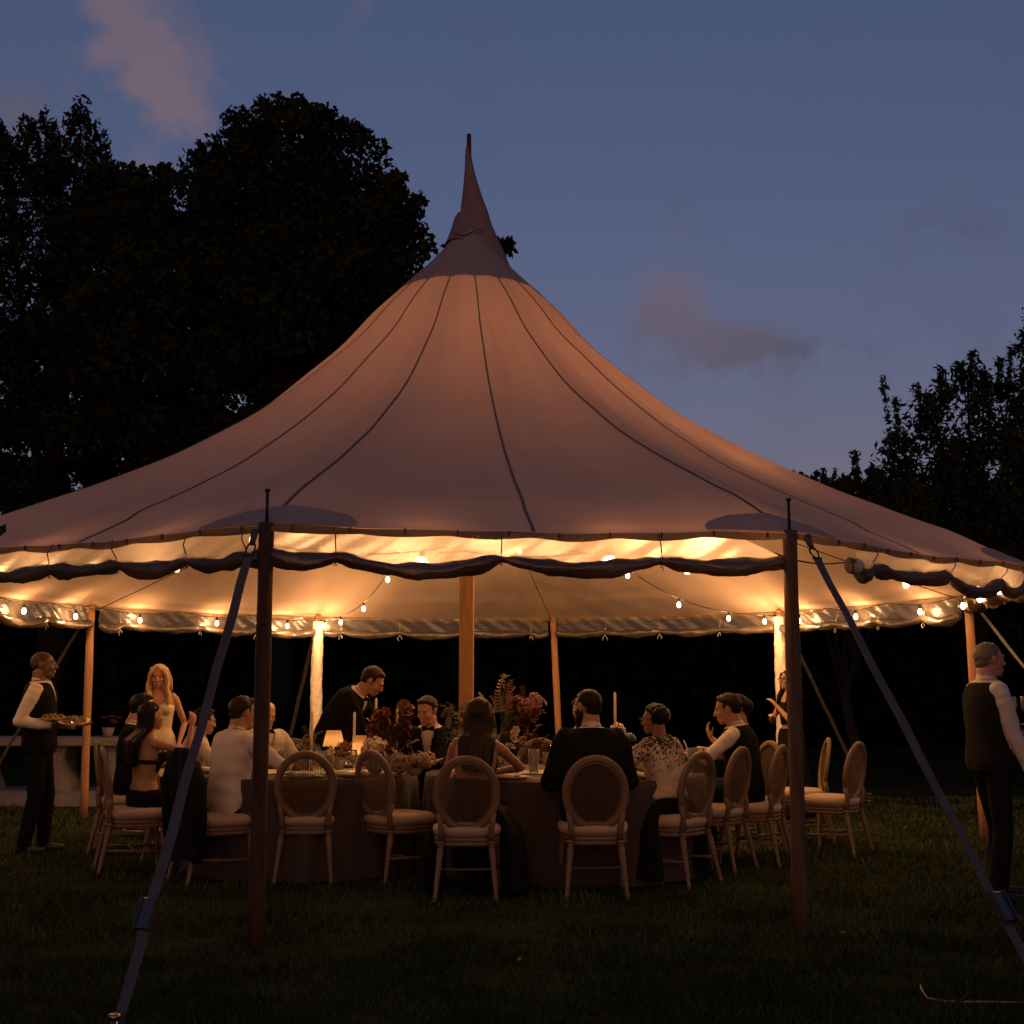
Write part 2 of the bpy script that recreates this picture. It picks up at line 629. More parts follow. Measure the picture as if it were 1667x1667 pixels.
def leaf_cloud(blobs, count, size, squash=.5, shell=.55):
    """leaf-sized rhombs through a set of ellipsoids; blobs: (x,y,z,rx,ry,rz[,weight])"""
    b = np.array([q[:6] for q in blobs], float)
    w = np.array([(q[6] if len(q) > 6 else 1.0) for q in blobs]) * (b[:, 3] * b[:, 4] + b[:, 3] * b[:, 5] + b[:, 4] * b[:, 5])
    idx = RNG.choice(len(b), count, p=w / w.sum())
    d = RNG.normal(size=(count, 3))
    d /= np.linalg.norm(d, axis=1)[:, None]
    # clumps: directions pulled towards a set of shoots so that the outline is uneven
    nshoot = 26
    sh = RNG.normal(size=(len(b), nshoot, 3))
    sh /= np.linalg.norm(sh, axis=2)[:, :, None]
    amp = .62 + .56 * RNG.random((len(b), nshoot))
    k = RNG.integers(0, nshoot, count)
    pull = .74
    d = d * (1 - pull) + sh[idx, k] * pull
    ln = np.linalg.norm(d, axis=1)[:, None]
    d /= ln
    r = (shell + (1 - shell) * RNG.random(count) ** .6) * amp[idx, k]
    fill = RNG.random(count) < .25
    r[fill] = RNG.random(fill.sum()) ** .45 * .8
    c = b[idx, :3] + d * r[:, None] * b[idx, 3:6]
    s = size * (.6 + .8 * RNG.random(count))
    t = RNG.normal(size=(count, 3)) + d * .8
    t /= np.linalg.norm(t, axis=1)[:, None]
    q = np.cross(t, RNG.normal(size=(count, 3)))
    q /= np.linalg.norm(q, axis=1)[:, None]
    t *= s[:, None]
    q *= s[:, None] * squash
    return np.stack([c - t * .5, c + q * .5, c + t * .5, c - q * .5], 1)


def tree(name, label, base, blobs, count, size, m, trunk_h, trunk_r, cat='tree', limbs=6, squash=.5, extra=None):
    root = thing(name, label, cat, base)
    bx = np.array(base, float)
    loc = [(q[0] - bx[0], q[1] - bx[1], q[2] - bx[2], *q[3:]) for q in blobs]
    q = leaf_cloud(loc, count, size, squash)
    if extra is not None:
        q = np.concatenate([q, extra])
    me = raw_mesh('crown', q, None)
    me.materials.append(m)
    cr = link('crown', me, root)
    cr['kind'] = 'stuff'
    t = MB()
    pts = [V(0, 0, -.1)] + [V(.12 * math.sin(i * 1.7), .1 * math.cos(i), trunk_h * i / 5) for i in range(1, 6)]
    t.tube(pts, [trunk_r * (1.25 - .17 * i) for i in range(6)], 12)
    t.build('trunk', bark_m, root)
    for i in range(limbs):
        tgt = loc[int(i * len(loc) / limbs)]
        st = V(*pts[2 + i % 3])
        e = V(*tgt[:3])
        mid = (st + e) / 2 + V(0, 0, -.3)
        MB().tube([st, mid, e], [trunk_r * .5, trunk_r * .32, trunk_r * .12], 8).build('limb', bark_m, root)
    return root


MPP = lambda Y: Y / 2093.0      # metres one photograph pixel spans at distance Y


def at(px, py, Y):
    """the point at forward distance Y seen in the direction of photograph pixel (px, py)"""
    a, b = (px - 833.5) / 2093.0, (833.5 - py) / 2093.0
    c, s = math.cos(.136), math.sin(.136)
    d = V(a, c - b * s, s + b * c)
    p = d * (Y / d[1])
    p[2] += 1.4
    return p


def disc(px, py, r, Y, depth=1.0, rz=None, w=1.0):
    p = at(px, py, Y)
    k = MPP(Y) * 1.03
    return (*p, r * k, r * k * depth, (rz or r) * k, w)


def build_trees():
    Y = 27
    # broad evergreen, its crown rising behind the tent
    b = [disc(470, 260, 100, Y), disc(560, 305, 105, Y + .6), disc(610, 385, 85, Y), disc(630, 470, 85, Y - .5), disc(400, 335, 115, Y), disc(300, 360, 110, Y), disc(235, 385, 85, Y + .5),
         disc(350, 500, 170, Y + .6), disc(520, 520, 170, Y), disc(250, 600, 150, Y), disc(400, 660, 150, Y + .5), disc(560, 640, 120, Y),
         disc(455, 178, 34, Y), disc(495, 185, 34, Y + .3), disc(580, 222, 26, Y), disc(390, 222, 44, Y), disc(345, 265, 40, Y), disc(225, 290, 26, Y), disc(262, 280, 20, Y), disc(655, 335, 42, Y), disc(672, 405, 36, Y),
         disc(640, 300, 26, Y), disc(530, 205, 36, Y), disc(190, 330, 70, Y + 1), disc(180, 430, 90, Y + 1), disc(170, 540, 100, Y + 1), disc(150, 650, 110, Y + 1), disc(300, 740, 110, Y + .5), disc(560, 440, 130, Y + .8), disc(480, 410, 140, Y + .8), disc(380, 450, 130, Y + 1), disc(600, 560, 110, Y + .6), disc(690, 500, 60, Y + 1), disc(735, 500, 72, Y + 1), disc(770, 470, 60, Y + 1), disc(800, 402, 40, Y + 1, 1, 20, .8), disc(760, 440, 60, Y + 1)]
    p = at(440, 1000, Y)
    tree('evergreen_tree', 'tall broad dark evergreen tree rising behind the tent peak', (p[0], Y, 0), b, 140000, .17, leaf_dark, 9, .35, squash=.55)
    Y = 29
    b = [disc(20, 330, 100, Y), disc(110, 330, 85, Y), disc(140, 420, 90, Y), disc(60, 470, 140, Y), disc(100, 590, 130, Y + .5), disc(20, 640, 110, Y), disc(60, 740, 90, Y)]
    for (x, y, rx, rz) in ((12, 250, 26, 60), (45, 235, 22, 60), (75, 225, 20, 62), (128, 218, 26, 66), (160, 248, 20, 70), (100, 255, 22, 50), (172, 330, 18, 90), (-20, 250, 30, 60)):
        b.append(disc(x, y, rx, Y, 1, rz))
    p = at(80, 1000, Y)
    tree('cypress_tree', 'dark cypress with several spiky tops beside the broad evergreen', (p[0], Y, 0), b, 48000, .175, leaf_con, 10, .3, squash=.35)
    # thin lower growth between the trunks, with sky in its gaps
    Y = 31
    b = [disc(x, y, r, Y, 1, None) for (x, y, r) in ((30, 780, 70), (140, 800, 75), (240, 770, 80), (330, 760, 80), (70, 690, 50), (190, 690, 60), (300, 690, 60), (430, 740, 90))]
    p = at(190, 1000, Y)
    tree('understorey_tree', 'thin low tree with sky showing through, under the dark evergreens', (p[0], Y, 0), b, 24000, .20, leaf_dark, 4, .16, squash=.45)
    # shrubs at the other side
    Y = 20
    b = [disc(1560, 700, 85, Y), disc(1500, 760, 90, Y), disc(1600, 780, 110, Y), disc(1640, 660, 60, Y), disc(1530, 650, 40, Y), disc(1575, 625, 45, Y), disc(1450, 800, 60, Y), disc(1660, 800, 120, Y), disc(1560, 880, 130, Y), disc(1600, 640, 34, Y), disc(1700, 880, 150, Y)]
    shoots = []
    for (x0, y0, x1, y1) in ((1455, 745, 1436, 612), (1462, 735, 1458, 650), (1510, 700, 1490, 628), (1535, 660, 1530, 600), (1580, 640, 1583, 574), (1570, 640, 1562, 592), (1610, 640, 1600, 610), (1640, 640, 1648, 570), (1625, 650, 1628, 585), (1470, 760, 1448, 735), (1700, 620, 1690, 560), (1400, 800, 1391, 738), (1420, 800, 1418, 765)):
        for t in np.linspace(0, 1, 15):
            e = at(x0 + (x1 - x0) * t, y0 + (y1 - y0) * t, Y)
            shoots.append((*e, .055 + .05 * (t > .8), .06, .06))
    p = at(1590, 1000, Y)
    sh = leaf_cloud([(q[0] - p[0], q[1] - Y, q[2], *q[3:]) for q in shoots], 2600, .10, .34, .3)
    tree('tall_shrub', 'tall leafy shrub with upright shoots against the sky', (p[0], Y, 0), b, 15000, .14, leaf_mid, 3, .12, 'shrub', extra=sh, squash=.36)
    Y = 18.5
    b = [disc(1330, 800, 34, Y), disc(1375, 806, 36, Y), disc(1420, 815, 40, Y), disc(1310, 825, 30, Y), disc(1460, 840, 60, Y), disc(1340, 850, 50, Y), disc(1400, 880, 80, Y)]
    shoots = []
    for (x0, y0, x1, y1) in ((1330, 800, 1328, 770), (1345, 800, 1338, 766), (1355, 800, 1360, 765), (1375, 800, 1380, 778), (1395, 795, 1391, 738), (1415, 800, 1416, 764), (1285, 800, 1290, 770), (1305, 800, 1303, 776)):
        for t in np.linspace(0, 1, 8):
            e = at(x0 + (x1 - x0) * t, y0 + (y1 - y0) * t, Y)
            shoots.append((*e, .04, .05, .05))
    p = at(1380, 1000, Y)
    sh = leaf_cloud([(q[0] - p[0], q[1] - Y, q[2], *q[3:]) for q in shoots], 500, .10, .4, .3)
    tree('low_shrub', 'lower shrub with bare-tipped shoots just above the tent roof slope', (p[0], Y, 0), b, 4500, .13, leaf_mid, 2.2, .08, 'shrub', extra=sh, squash=.4)
    Y = 23
    b = [disc(1690, y, r, Y, 1, 60) for (y, r) in ((545, 30), (590, 50), (650, 62), (720, 75), (800, 85), (880, 95))]
    p = at(1690, 1000, Y)
    tree('columnar_cypress', 'narrow pointed cypress at the edge of the view behind the shrubs', (p[0], Y, 0), b, 12000, .15, leaf_con, 6, .15, squash=.3, limbs=3)
    # the black wall of hedge behind the lawn
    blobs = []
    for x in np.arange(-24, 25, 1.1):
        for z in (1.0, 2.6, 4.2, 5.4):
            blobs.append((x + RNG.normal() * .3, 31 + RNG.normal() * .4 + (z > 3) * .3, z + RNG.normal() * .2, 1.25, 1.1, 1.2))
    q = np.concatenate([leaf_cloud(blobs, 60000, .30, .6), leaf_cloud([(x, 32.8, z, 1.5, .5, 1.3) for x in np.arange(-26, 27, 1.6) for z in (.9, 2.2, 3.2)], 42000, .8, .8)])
    me = raw_mesh('hedge', q, None)
    me.materials.append(hedge_leaf)
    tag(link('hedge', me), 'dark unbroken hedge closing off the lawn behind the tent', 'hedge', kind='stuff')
    # a twig of a tree beside the photographer reaches into view
    Y = 5.4
    tip = at(4, 857, Y)
    base = (-4.4, 5.6, 0)
    root = thing('young_tree', 'young tree whose leafy twig tip pokes in before the canopy edge', 'tree', base)
    t = MB()
    t.tube([V(0, 0, -.05), V(.05, 0, 1.0), V(.15, -.05, 1.9), V(.3, -.1, 2.6)], [.06, .05, .04, .02], 8)
    t.build('trunk', bark_m, root)
    e = V(*tip) - V(*base)
    MB().tube([V(.15, -.05, 1.7), (V(.15, -.05, 1.7) + e) / 2 + V(0, 0, .12), e], [.022, .012, .004], 6).build('limb', bark_m, root)
    lv = leaf_cloud([(e[0] + .005, e[1], e[2], .04, .03, .03), (e[0] - .35, e[1], e[2] + .05, .2, .2, .15), (e[0] - .9, e[1], e[2] + .2, .35, .35, .3), (.3, -.1, 2.7, .7, .6, .6)], 900, .07, .5, .3)
    me = raw_mesh('crown', lv, None)
    me.materials.append(leaf_dark)
    link('crown', me, root)['kind'] = 'stuff'


build_trees()

# ------------------------------------------------------------------ the tent
TC = V(-.417, 11.86)
TR = 4.9
ROT = .118
EAVE = 2.29
PROF_R = [0.0, .05, .10, .20, .33, .50, .95, 1.25, 1.55, 2.06, 2.6, 3.12, 3.84, 4.4, 4.9]
PROF_Z = [6.05, 5.93, 5.79, 5.60, 5.44, 5.27, 4.84, 4.50, 4.23, 3.80, 3.43, 3.12, 2.76, 2.51, EAVE]


def post_xy(k, r=TR):
    a = ROT + 2 * PI * k / 10
    return V(TC[0] + r * math.sin(a), TC[1] - r * math.cos(a))


def smooth_interp(x, xp, fp):
    """monotone cubic through the profile points"""
    xp, fp = np.array(xp), np.array(fp)
    d = np.diff(fp) / np.diff(xp)
    m = np.concatenate([[d[0]], (d[:-1] + d[1:]) / 2, [d[-1]]])
    i = np.clip(np.searchsorted(xp, x) - 1, 0, len(xp) - 2)
    h = xp[i + 1] - xp[i]
    t = (x - xp[i]) / h
    return fp[i] * (1 + 2 * t) * (1 - t) ** 2 + h * m[i] * t * (1 - t) ** 2 + fp[i + 1] * t * t * (3 - 2 * t) + h * m[i + 1] * t * t * (t - 1)


def canopy_pt(ang, t, lift=0.0):
    """ang: angle about the centre pole measured in posts (post k sits at ang = k - .5); t: 0 at the peak, 1 at the eave"""
    ang = np.asarray(ang, float)
    t = np.asarray(t, float)
    a = ROT + 2 * PI * ang / 10
    fr = (ang + .5) % 1.0 - .5 if False else (ang - .5) % 1.0
    poly = TR * math.cos(PI / 10) / np.cos((fr - .5) * 2 * PI / 10)
    poly = poly - .05 * np.sin(PI * fr) ** 2
    mixk = np.clip((t - .15) / .6, 0, 1)
    mixk = mixk * mixk * (3 - 2 * mixk)
    rad = t * (TR * .975 * (1 - mixk) + poly * mixk)
    z = smooth_interp(t * TR, PROF_R, PROF_Z)
    half = (ang * 2) % 1.0
    sag = -.035 * np.sin(PI * half) ** 2 * np.clip(t * 3, 0, 1) * np.clip((1 - t) * 4, 0, 1)
    ridge = .05 * (np.cos(2 * PI * (ang - .5)) * .5 + .5) ** 3 * np.clip((t - .4) / .5, 0, 1) * np.clip((1 - t) * 8, 0, 1)
    droop = -.015 * np.sin(PI * fr) ** 2 * (t > .9)
    wr = .006 * np.sin(ang * 23 + t * 31) * np.sin(t * 17 + ang * 9) * np.clip(t, 0, 1)
    edge_w = np.clip((t - .62) / .38, 0, 1) ** 1.5 * np.clip((1 - t) * 14, 0, 1)
    pw = np.abs(np.cos(PI * (ang - .5)))
    wr = wr + .006 * edge_w * pw ** 4 * np.sin(ang * 2 * PI * 19 + 3 * np.sin(t * 9)) + .007 * edge_w * np.sin(ang * 2 * PI * 4 + 2.2 * np.sin(ang * 7)) + .004 * np.sin(ang * 41 + np.sin(t * 13) * 2) * np.sin(PI * t)
    return np.stack([TC[0] + rad * np.sin(a), TC[1] - rad * np.cos(a), z + sag + ridge + droop + wr + lift], -1)


def build_tent():
    root = thing('sailcloth_tent', 'large round sailcloth tent with tall pointed peak, glowing from within', 'tent', (TC[0], TC[1], 0))
    off = V(TC[0], TC[1], 0)
    NA, NR = 480, 72
    ts = np.linspace(0.02, 1, NR)
    mb = MB()
    rings = []
    an = np.arange(NA) / NA * 10
    for t in ts:
        rings.append(canopy_pt(an, np.full(NA, t)) - off)
    mb.rings(rings, cap=False)
    mb.build('canopy', sail, root)
    # scalloped doubled cloth round the peak
    mb = MB()
    rings = []
    for i in range(10):
        t = .02 + (.150 - .02) * i / 9
        tt = np.full(NA, t)
        if i == 9:
            tt = tt - .010 * np.abs(np.sin(PI * (an * 2 % 1.0)))
        rings.append(canopy_pt(an, tt, .012) * 1 - off)
    mb.rings(rings, cap=False)
    mb.build('peak_reinforcement', sail_thick, root)
    # seams from the peak to the eave
    for k in range(20):
        a = k * .5
        tt = np.linspace(.06, .997, 46)
        c = canopy_pt(np.full(46, a), tt, .008) - off
        t2 = np.stack([-(c[:, 1]), c[:, 0], np.zeros(46)], 1)
        t2 /= np.linalg.norm(t2, axis=1)[:, None]
        w = (.004 + .0055 * tt)[:, None]
        me = MB()
        v = np.concatenate([c - t2 * w, c + t2 * w, c + t2 * w - V(0, 0, .006), c - t2 * w - V(0, 0, .006)])
        fs = [(i, i + 46, i + 47, i + 1) for i in range(45)] + [(i + 138, i + 139, i + 93, i + 92) for i in range(45)]
        me.add(v, fs)
        me.build('seam', seam_m, root)
    # doubled corner patches over the posts
    for k in range(10):
        a0 = k + .5
        mb = MB()
        rings = []
        for i in range(9):
            t = .942 + (.998 - .942) * i / 8
            hw = .16 * math.sqrt(max(1 - ((.998 - t) / .056) ** 2, 0.004))
            aa = a0 + np.linspace(-hw, hw, 21)
            rings.append(canopy_pt(aa, np.full(21, t), .010) - off)
        mb.rings(rings, closed=False, cap=False)
        mb.build('corner_patch', patch_m, root)
    # band along the eave with its toggles
    for k in range(10):
        mb = MB()
        n = 60
        aa = k - .5 + np.linspace(.0, 1.0, n)
        p = canopy_pt(aa, np.full(n, .999)) - off
        sc = .030 + .016 * np.abs(np.sin(np.linspace(0, PI * 6, n)))
        mb.rings([p, p - np.stack([np.zeros(n), np.zeros(n), sc], 1)], closed=False, cap=False)
        mb.build('eave_band', band_m, root)
        mb = MB()
        for j in range(10):
            q = canopy_pt(k - .5 + (j + .5) / 10, .9995) - off
            mb.box(q + V(0, 0, -.012) + V(q[0], q[1], 0) * .002, (.012, .016, .03))
        mb.build('toggle', tie_dark, root, smooth=False)['kind'] = 'stuff'
    # hood that wraps the pole top, its tail blown to one side
    mb = MB()
    rings = []
    for (z, l, r, dep) in ((5.30, -.20, .43, .20), (5.42, -.18, .375, .18), (5.55, -.15, .325, .15), (5.66, -.125, .275, .125), (5.80, -.105, .215, .11), (5.95, -.09, .17, .095), (6.10, -.075, .115, .075), (6.25, -.06, .068, .055), (6.38, -.052, .035, .042), (6.50, -.048, .012, .034), (6.58, -.045, -.004, .026)):
        th = np.linspace(0, 2 * PI, 28, endpoint=False)
        cx, rx = (l + r) / 2, (r - l) / 2
        wob = 1 + .06 * np.sin(th * 5 + z * 9)
        rings.append(np.stack([cx + rx * np.cos(th), dep * np.sin(th) * wob, np.full(28, z) + .01 * np.sin(th * 3)], 1) + V(.012, 0, 0))
    mb.rings(rings, cap=True)
    mb.build('peak_hood', hood_m, root)
    mb = MB()
    th = np.linspace(0, 2 * PI, 32, endpoint=False)
    for (r, z) in ((.205, 5.60), (.172, 5.66), (.135, 5.76), (.108, 5.86), (.09, 5.90)):
        rings2 = np.stack([r * np.cos(th) * (1 + .05 * np.sin(th * 7)) - .03, r * np.sin(th) * (1 + .05 * np.sin(th * 6)), np.full(32, z) + .012 * np.sin(th * 5)], 1)
        mb.v.append(rings2)
        mb.n += 32
    for i in range(4):
        for j in range(32):
            k = (j + 1) % 32
            mb.f.append((i * 32 + j, i * 32 + k, (i + 1) * 32 + k, (i + 1) * 32 + j))
            mb.mi.append(0)
    mb.build('peak_collar', hood_m, root)
    mb = MB().tube([V(-.13 + .28 * i / 8, -.19 - .006 * math.sin(i), 5.66 - .03 * math.sin(i * .7)) for i in range(9)], .006, 6)
    mb.build('lacing_cord', tie_dark, root)
    return root


build_tent()


def pole(name, label, p, z1, r, m, cat='tent pole', lean=(0, 0), square=False, wrap=None, pin=True, group=None):
    root = thing(name, label, cat, (p[0], p[1], 0), group=group)
    mb = MB()
    base, top = V(lean[0], lean[1], -.02), V(0, 0, z1)
    if square:
        mb.bar(base, top, r * 2, r * 2, up=(0, 1, 0))
    else:
        n = 7
        mb.tube([base + (top - base) * i / (n - 1) for i in range(n)], [r * (1 + .05 * math.sin(i * 2.1)) for i in range(n)], 14)
    o = mb.build('shaft', m, root, smooth=not square)
    if square:
        bv = o.modifiers.new('b', 'BEVEL')
        bv.width = .012
        bv.segments = 2
    if wrap:
        mb = MB()
        rings = []
        n = 70
        for i in range(n + 1):
            t = i / n
            z = .05 + (z1 - .13) * t
            th = np.linspace(0, 2 * PI, 22, endpoint=False)
            rr = wrap * (1 + .05 * np.sin(th * 3 + z * 7) + .045 * np.sin(th * 5 - z * 23) + .02 * np.sin(z * 60 + th * 2)) * (1.0 - .12 * t)
            b = base + (top - base) * (z / z1)
            rings.append(np.stack([b[0] + rr * np.cos(th), b[1] + rr * np.sin(th), np.full(22, z)], 1))
        mb.rings(rings)
        mb.build('fabric_cover', wrap_m, root)
    if pin:
        MB().tube([V(0, 0, z1 - .02), V(0, 0, z1 + .19)], .009, 8).tube([V(0, 0, z1 + .175), V(0, 0, z1 + .19)], .016, 8).build('top_pin', black_metal, root)
    return root


pole('centre_pole', 'thick square timber centre pole rising through the peak', (TC[0], TC[1]), 5.95, .066, wood_pole, square=True, pin=False)
MB().tube([V(0, 0, 5.9), V(0, 0, 6.72)], [.034, .022], 10).build('pole_tip', wood_dark, bpy.data.objects['centre_pole'])
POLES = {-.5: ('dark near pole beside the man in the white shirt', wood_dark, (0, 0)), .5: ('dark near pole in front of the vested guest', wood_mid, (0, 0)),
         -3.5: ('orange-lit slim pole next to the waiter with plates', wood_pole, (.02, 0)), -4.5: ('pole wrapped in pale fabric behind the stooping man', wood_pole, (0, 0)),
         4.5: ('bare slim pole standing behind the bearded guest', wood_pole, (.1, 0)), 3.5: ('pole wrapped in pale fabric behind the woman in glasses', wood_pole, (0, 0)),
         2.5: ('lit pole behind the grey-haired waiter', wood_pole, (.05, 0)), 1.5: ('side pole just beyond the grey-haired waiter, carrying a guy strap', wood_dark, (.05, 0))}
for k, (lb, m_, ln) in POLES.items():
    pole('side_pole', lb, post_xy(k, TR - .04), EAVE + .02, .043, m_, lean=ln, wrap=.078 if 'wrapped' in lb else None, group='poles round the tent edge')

# clear sidewalls, rolled up and tied under the eave


def sidewall(k, label, a0=.03, a1=.97, ties=(.28, .55, .80), drop=.155, lit=False, open_end=False, sag=.05, bulk=1.0):
    """k: edge from post k-.5.. to k+.5"""
    root = thing('rolled_sidewall', label, 'sidewall', (*(post_xy(k - .5) * .5 + post_xy(k + .5) * .5), 0), group='rolled clear sidewalls under the eave')
    off = V(*root.location)
    p0, p1 = V(*post_xy(k - .5, TR - .06), EAVE - .012), V(*post_xy(k + .5, TR - .06), EAVE - .012)
    n = 90
    tt = np.linspace(a0, a1, n)
    line = p0 + (p1 - p0) * tt[:, None]
    inward = nrm(V(TC[0], TC[1], 0) - V(*((p0 + p1) / 2)[:2], 0))
    knots = [a0] + list(ties) + [a1]
    dz = np.zeros(n)
    for i in range(len(knots) - 1):
        s = np.clip((tt - knots[i]) / (knots[i + 1] - knots[i]), 0, 1)
        inside = (tt >= knots[i]) & (tt <= knots[i + 1])
        depth = sag * (.6 + 1.2 * ((i * 37 + k * 13) % 10) / 10)
        dz[inside] = -depth * np.sin(PI * s[inside]) ** .9
    ctr = line + np.stack([np.zeros(n), np.zeros(n), -drop + dz], 1) - off
    ph = k * 1.7
    crk = .05 * np.sin(tt * 140 + k)
    rr = .043 + .007 * np.sin(tt * 23 + ph) + .005 * np.sin(tt * 51 + ph * 2) + .003 * np.sin(tt * 97)
    rr = rr * bulk
    for t in ties:
        rr -= .016 * np.exp(-((tt - t) / .018) ** 2)
    mb = MB()
    rings = []
    tv = nrm(p1 - p0)
    for i in range(n):
        th = np.linspace(0, 2 * PI, 18, endpoint=False)
        w = 1 + .08 * np.sin(th * 3 + tt[i] * 31 + ph) + .05 * np.sin(th * 7 - tt[i] * 67) + .045 * np.sin(th * 5 + tt[i] * 150 + 2 * np.sin(tt[i] * 40)) + crk[i] * np.sin(th * 2 + tt[i] * 60)
        rings.append(ctr[i] + (rr[i] * w)[:, None] * (np.cos(th)[:, None] * inward + np.sin(th)[:, None] * V(0, 0, 1)))
    mb.rings(rings, cap=True)
    mb.build('roll', roll_m, root)
    # the part still hanging flat
    mb = MB()
    top = line - off
    bot = ctr - inward * .02
    rows = []
    if k == 0:
        top[:, 2] -= (drop - .03) * np.clip((tt - .90) / .085, 0, 1)
    for j in range(9):
        s = j / 8
        wob = .010 * np.sin(tt * 41 + s * 5 + ph) * s + .006 * np.sin(tt * 90 + s * 9)
        rows.append(top * (1 - s) + bot * s + inward * wob[:, None])
    mb.rings(rows, closed=False, cap=False)
    mb.build('clear_panel', film, root)
    for t in ties:
        i = int(np.argmin(abs(tt - t)))
        a = top[i] - inward * .03
        c = ctr[i]
        r = rr[i] + .006
        slant = tv * random.uniform(-.03, .05)
        loop = [a + slant, a * .5 + (c + V(0, 0, r)) * .5 - inward * .03 + slant * .5]
        for q in np.linspace(100, 270, 7):
            loop.append(c + r * (inward * math.cos(math.radians(q)) + V(0, 0, 1) * math.sin(math.radians(q))))
        mm = tie_m if lit else tie_dark  # bulb light painted in: pale ties on lit sides, dark ones elsewhere
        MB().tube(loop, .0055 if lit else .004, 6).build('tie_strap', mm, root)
        b = c - V(0, 0, r)
        q = MB()
        for s_ in (-1, 1):
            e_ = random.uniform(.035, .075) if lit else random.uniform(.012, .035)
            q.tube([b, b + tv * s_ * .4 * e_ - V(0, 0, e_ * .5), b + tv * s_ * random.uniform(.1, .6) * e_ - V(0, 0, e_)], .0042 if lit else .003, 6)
        q.build('tie_bow', mm, root)
    if open_end:
        mb = MB()
        th = np.linspace(0, 2 * PI * 3.2, 70)
        for s_, rad in ((0, 1), ):
            r2 = (.012 + (.058 - .012) * th / th[-1]) * bulk
            base = ctr[0]
            c2 = base + r2[:, None] * (np.cos(th)[:, None] * inward + np.sin(th)[:, None] * V(0, 0, 1))
            mb.rings([c2 - tv * .05, c2 + tv * .02], closed=False, cap=False)
        mb.build('roll_end', tie_m, root)
    return root


sidewall(0, 'rolled clear sidewall sagging between the two dark near poles', .004, .992, (.13, .44, .745), .15, sag=.055)
sidewall(-1, 'rolled clear sidewall on the side of the waiter with plates, nearest roof edge', .02, .985, (.2, .42, .62, .80, .95), .15, sag=.03)
sidewall(1, 'rolled clear sidewall with open spiral end, beside the dark pole by the vested guest', .24, .98, (.30, .62, .86), .13, open_end=True, sag=.06)
sidewall(-3, 'crumpled shiny rolled sidewall running out from the slim pole by the waiter with plates', .02, .97, (.3, .6, .85), .185, True, sag=.04)
sidewall(-4, 'shiny rolled sidewall between the slim orange-lit pole and the first wrapped pole', .02, .97, (.30, .55, .88), .185, True, sag=.03)
sidewall(5, 'far rolled sidewall passing behind the square centre pole', .02, .98, (.1, .38, .66, .9), .185, True, sag=.025)
sidewall(4, 'far rolled sidewall between the bare pole and the second wrapped pole', .02, .98, (.25, .5, .75), .185, True, sag=.02)
sidewall(3, 'shiny rolled sidewall from the second wrapped pole to the pole behind the grey-haired waiter', .03, .98, (.2, .42, .66, .9), .185, True, sag=.03)
sidewall(2, 'bunched rolled sidewall with curled end beyond the grey-haired waiter', .03, .97, (.3, .6), .08, True, open_end=True, sag=.03, bulk=1.9)

# guy straps


def guy(label, top, foot, ratchet=None, w=.052, hook=True, stake=True, m=strap_m):
    root = thing('guy_strap', label, 'guy strap', foot, group='guy straps staying the tent poles')
    o = V(*foot)
    t, f = V(*top) - o, V(0, 0, 0)
    d = nrm(f - t)
    side = nrm(np.cross(d, V(0, 0, 1)))
    n = 14
    pts = [t + (f - t) * i / n + side * .004 * math.sin(i * 1.9) for i in range(n + 1)]
    mb = MB()
    for a, b in zip(pts[:-1], pts[1:]):
        pass
    rings = []
    nn = nrm(np.cross(side, d))
    for i, p in enumerate(pts):
        tw = .10 * math.sin(i * .8)
        s2 = side * math.cos(tw) + nn * math.sin(tw)
        n2 = nn * math.cos(tw) - side * math.sin(tw)
        rings.append([p - s2 * w / 2 - n2 * .0025, p + s2 * w / 2 - n2 * .0025, p + s2 * w / 2 + n2 * .0025, p - s2 * w / 2 + n2 * .0025])
    mb.rings(rings)
    mb.build('webbing', m, root, smooth=False)
    if hook:
        q = MB()
        c = t - d * .05
        ring = [c + .024 * (math.cos(a) * d * 2.0 + math.sin(a) * side) for a in np.linspace(0, 2 * PI, 15)]
        q.tube(ring, .0055, 6, cap=False)
        q.bar(t - side * w * .62, t + side * w * .62, .012, .010)
        q.build('snap_hook', black_metal, root)
        q = MB()
        q.tube([c - d * .04, c - d * .12 + V(0, 0, .01)], [.016, .022], 8)
        q.build('corner_webbing', strap_m, root)
    if ratchet:
        for s_ in ratchet:
            c = t + (f - t) * s_
            M = np.stack([side, d, nn], 1)
            q = MB()
            q.box(c + nn * .022, (w * 1.15, .13, .03), M)
            q.bar(c - d * .07 - side * w * .7 + nn * .02, c - d * .07 + side * w * .7 + nn * .02, .022, .022)
            q.bar(c + d * .065 - side * w * .68, c + d * .065 + side * w * .68, .02, .02)
            q.box(c - side * w * .62 + nn * .02, (.006, .15, .055), M)
            q.box(c + side * w * .62 + nn * .02, (.006, .15, .055), M)
            q.build('ratchet_buckle', metal_m, root, smooth=False)
    if stake:
        q = MB()
        q.tube([V(0, 0, -.2), V(0, 0, .09)] + [], .014, 8).tube([V(0, 0, .08), V(0, 0, .1)], .024, 10)
        q.build('stake', brass_m, root)
    return root


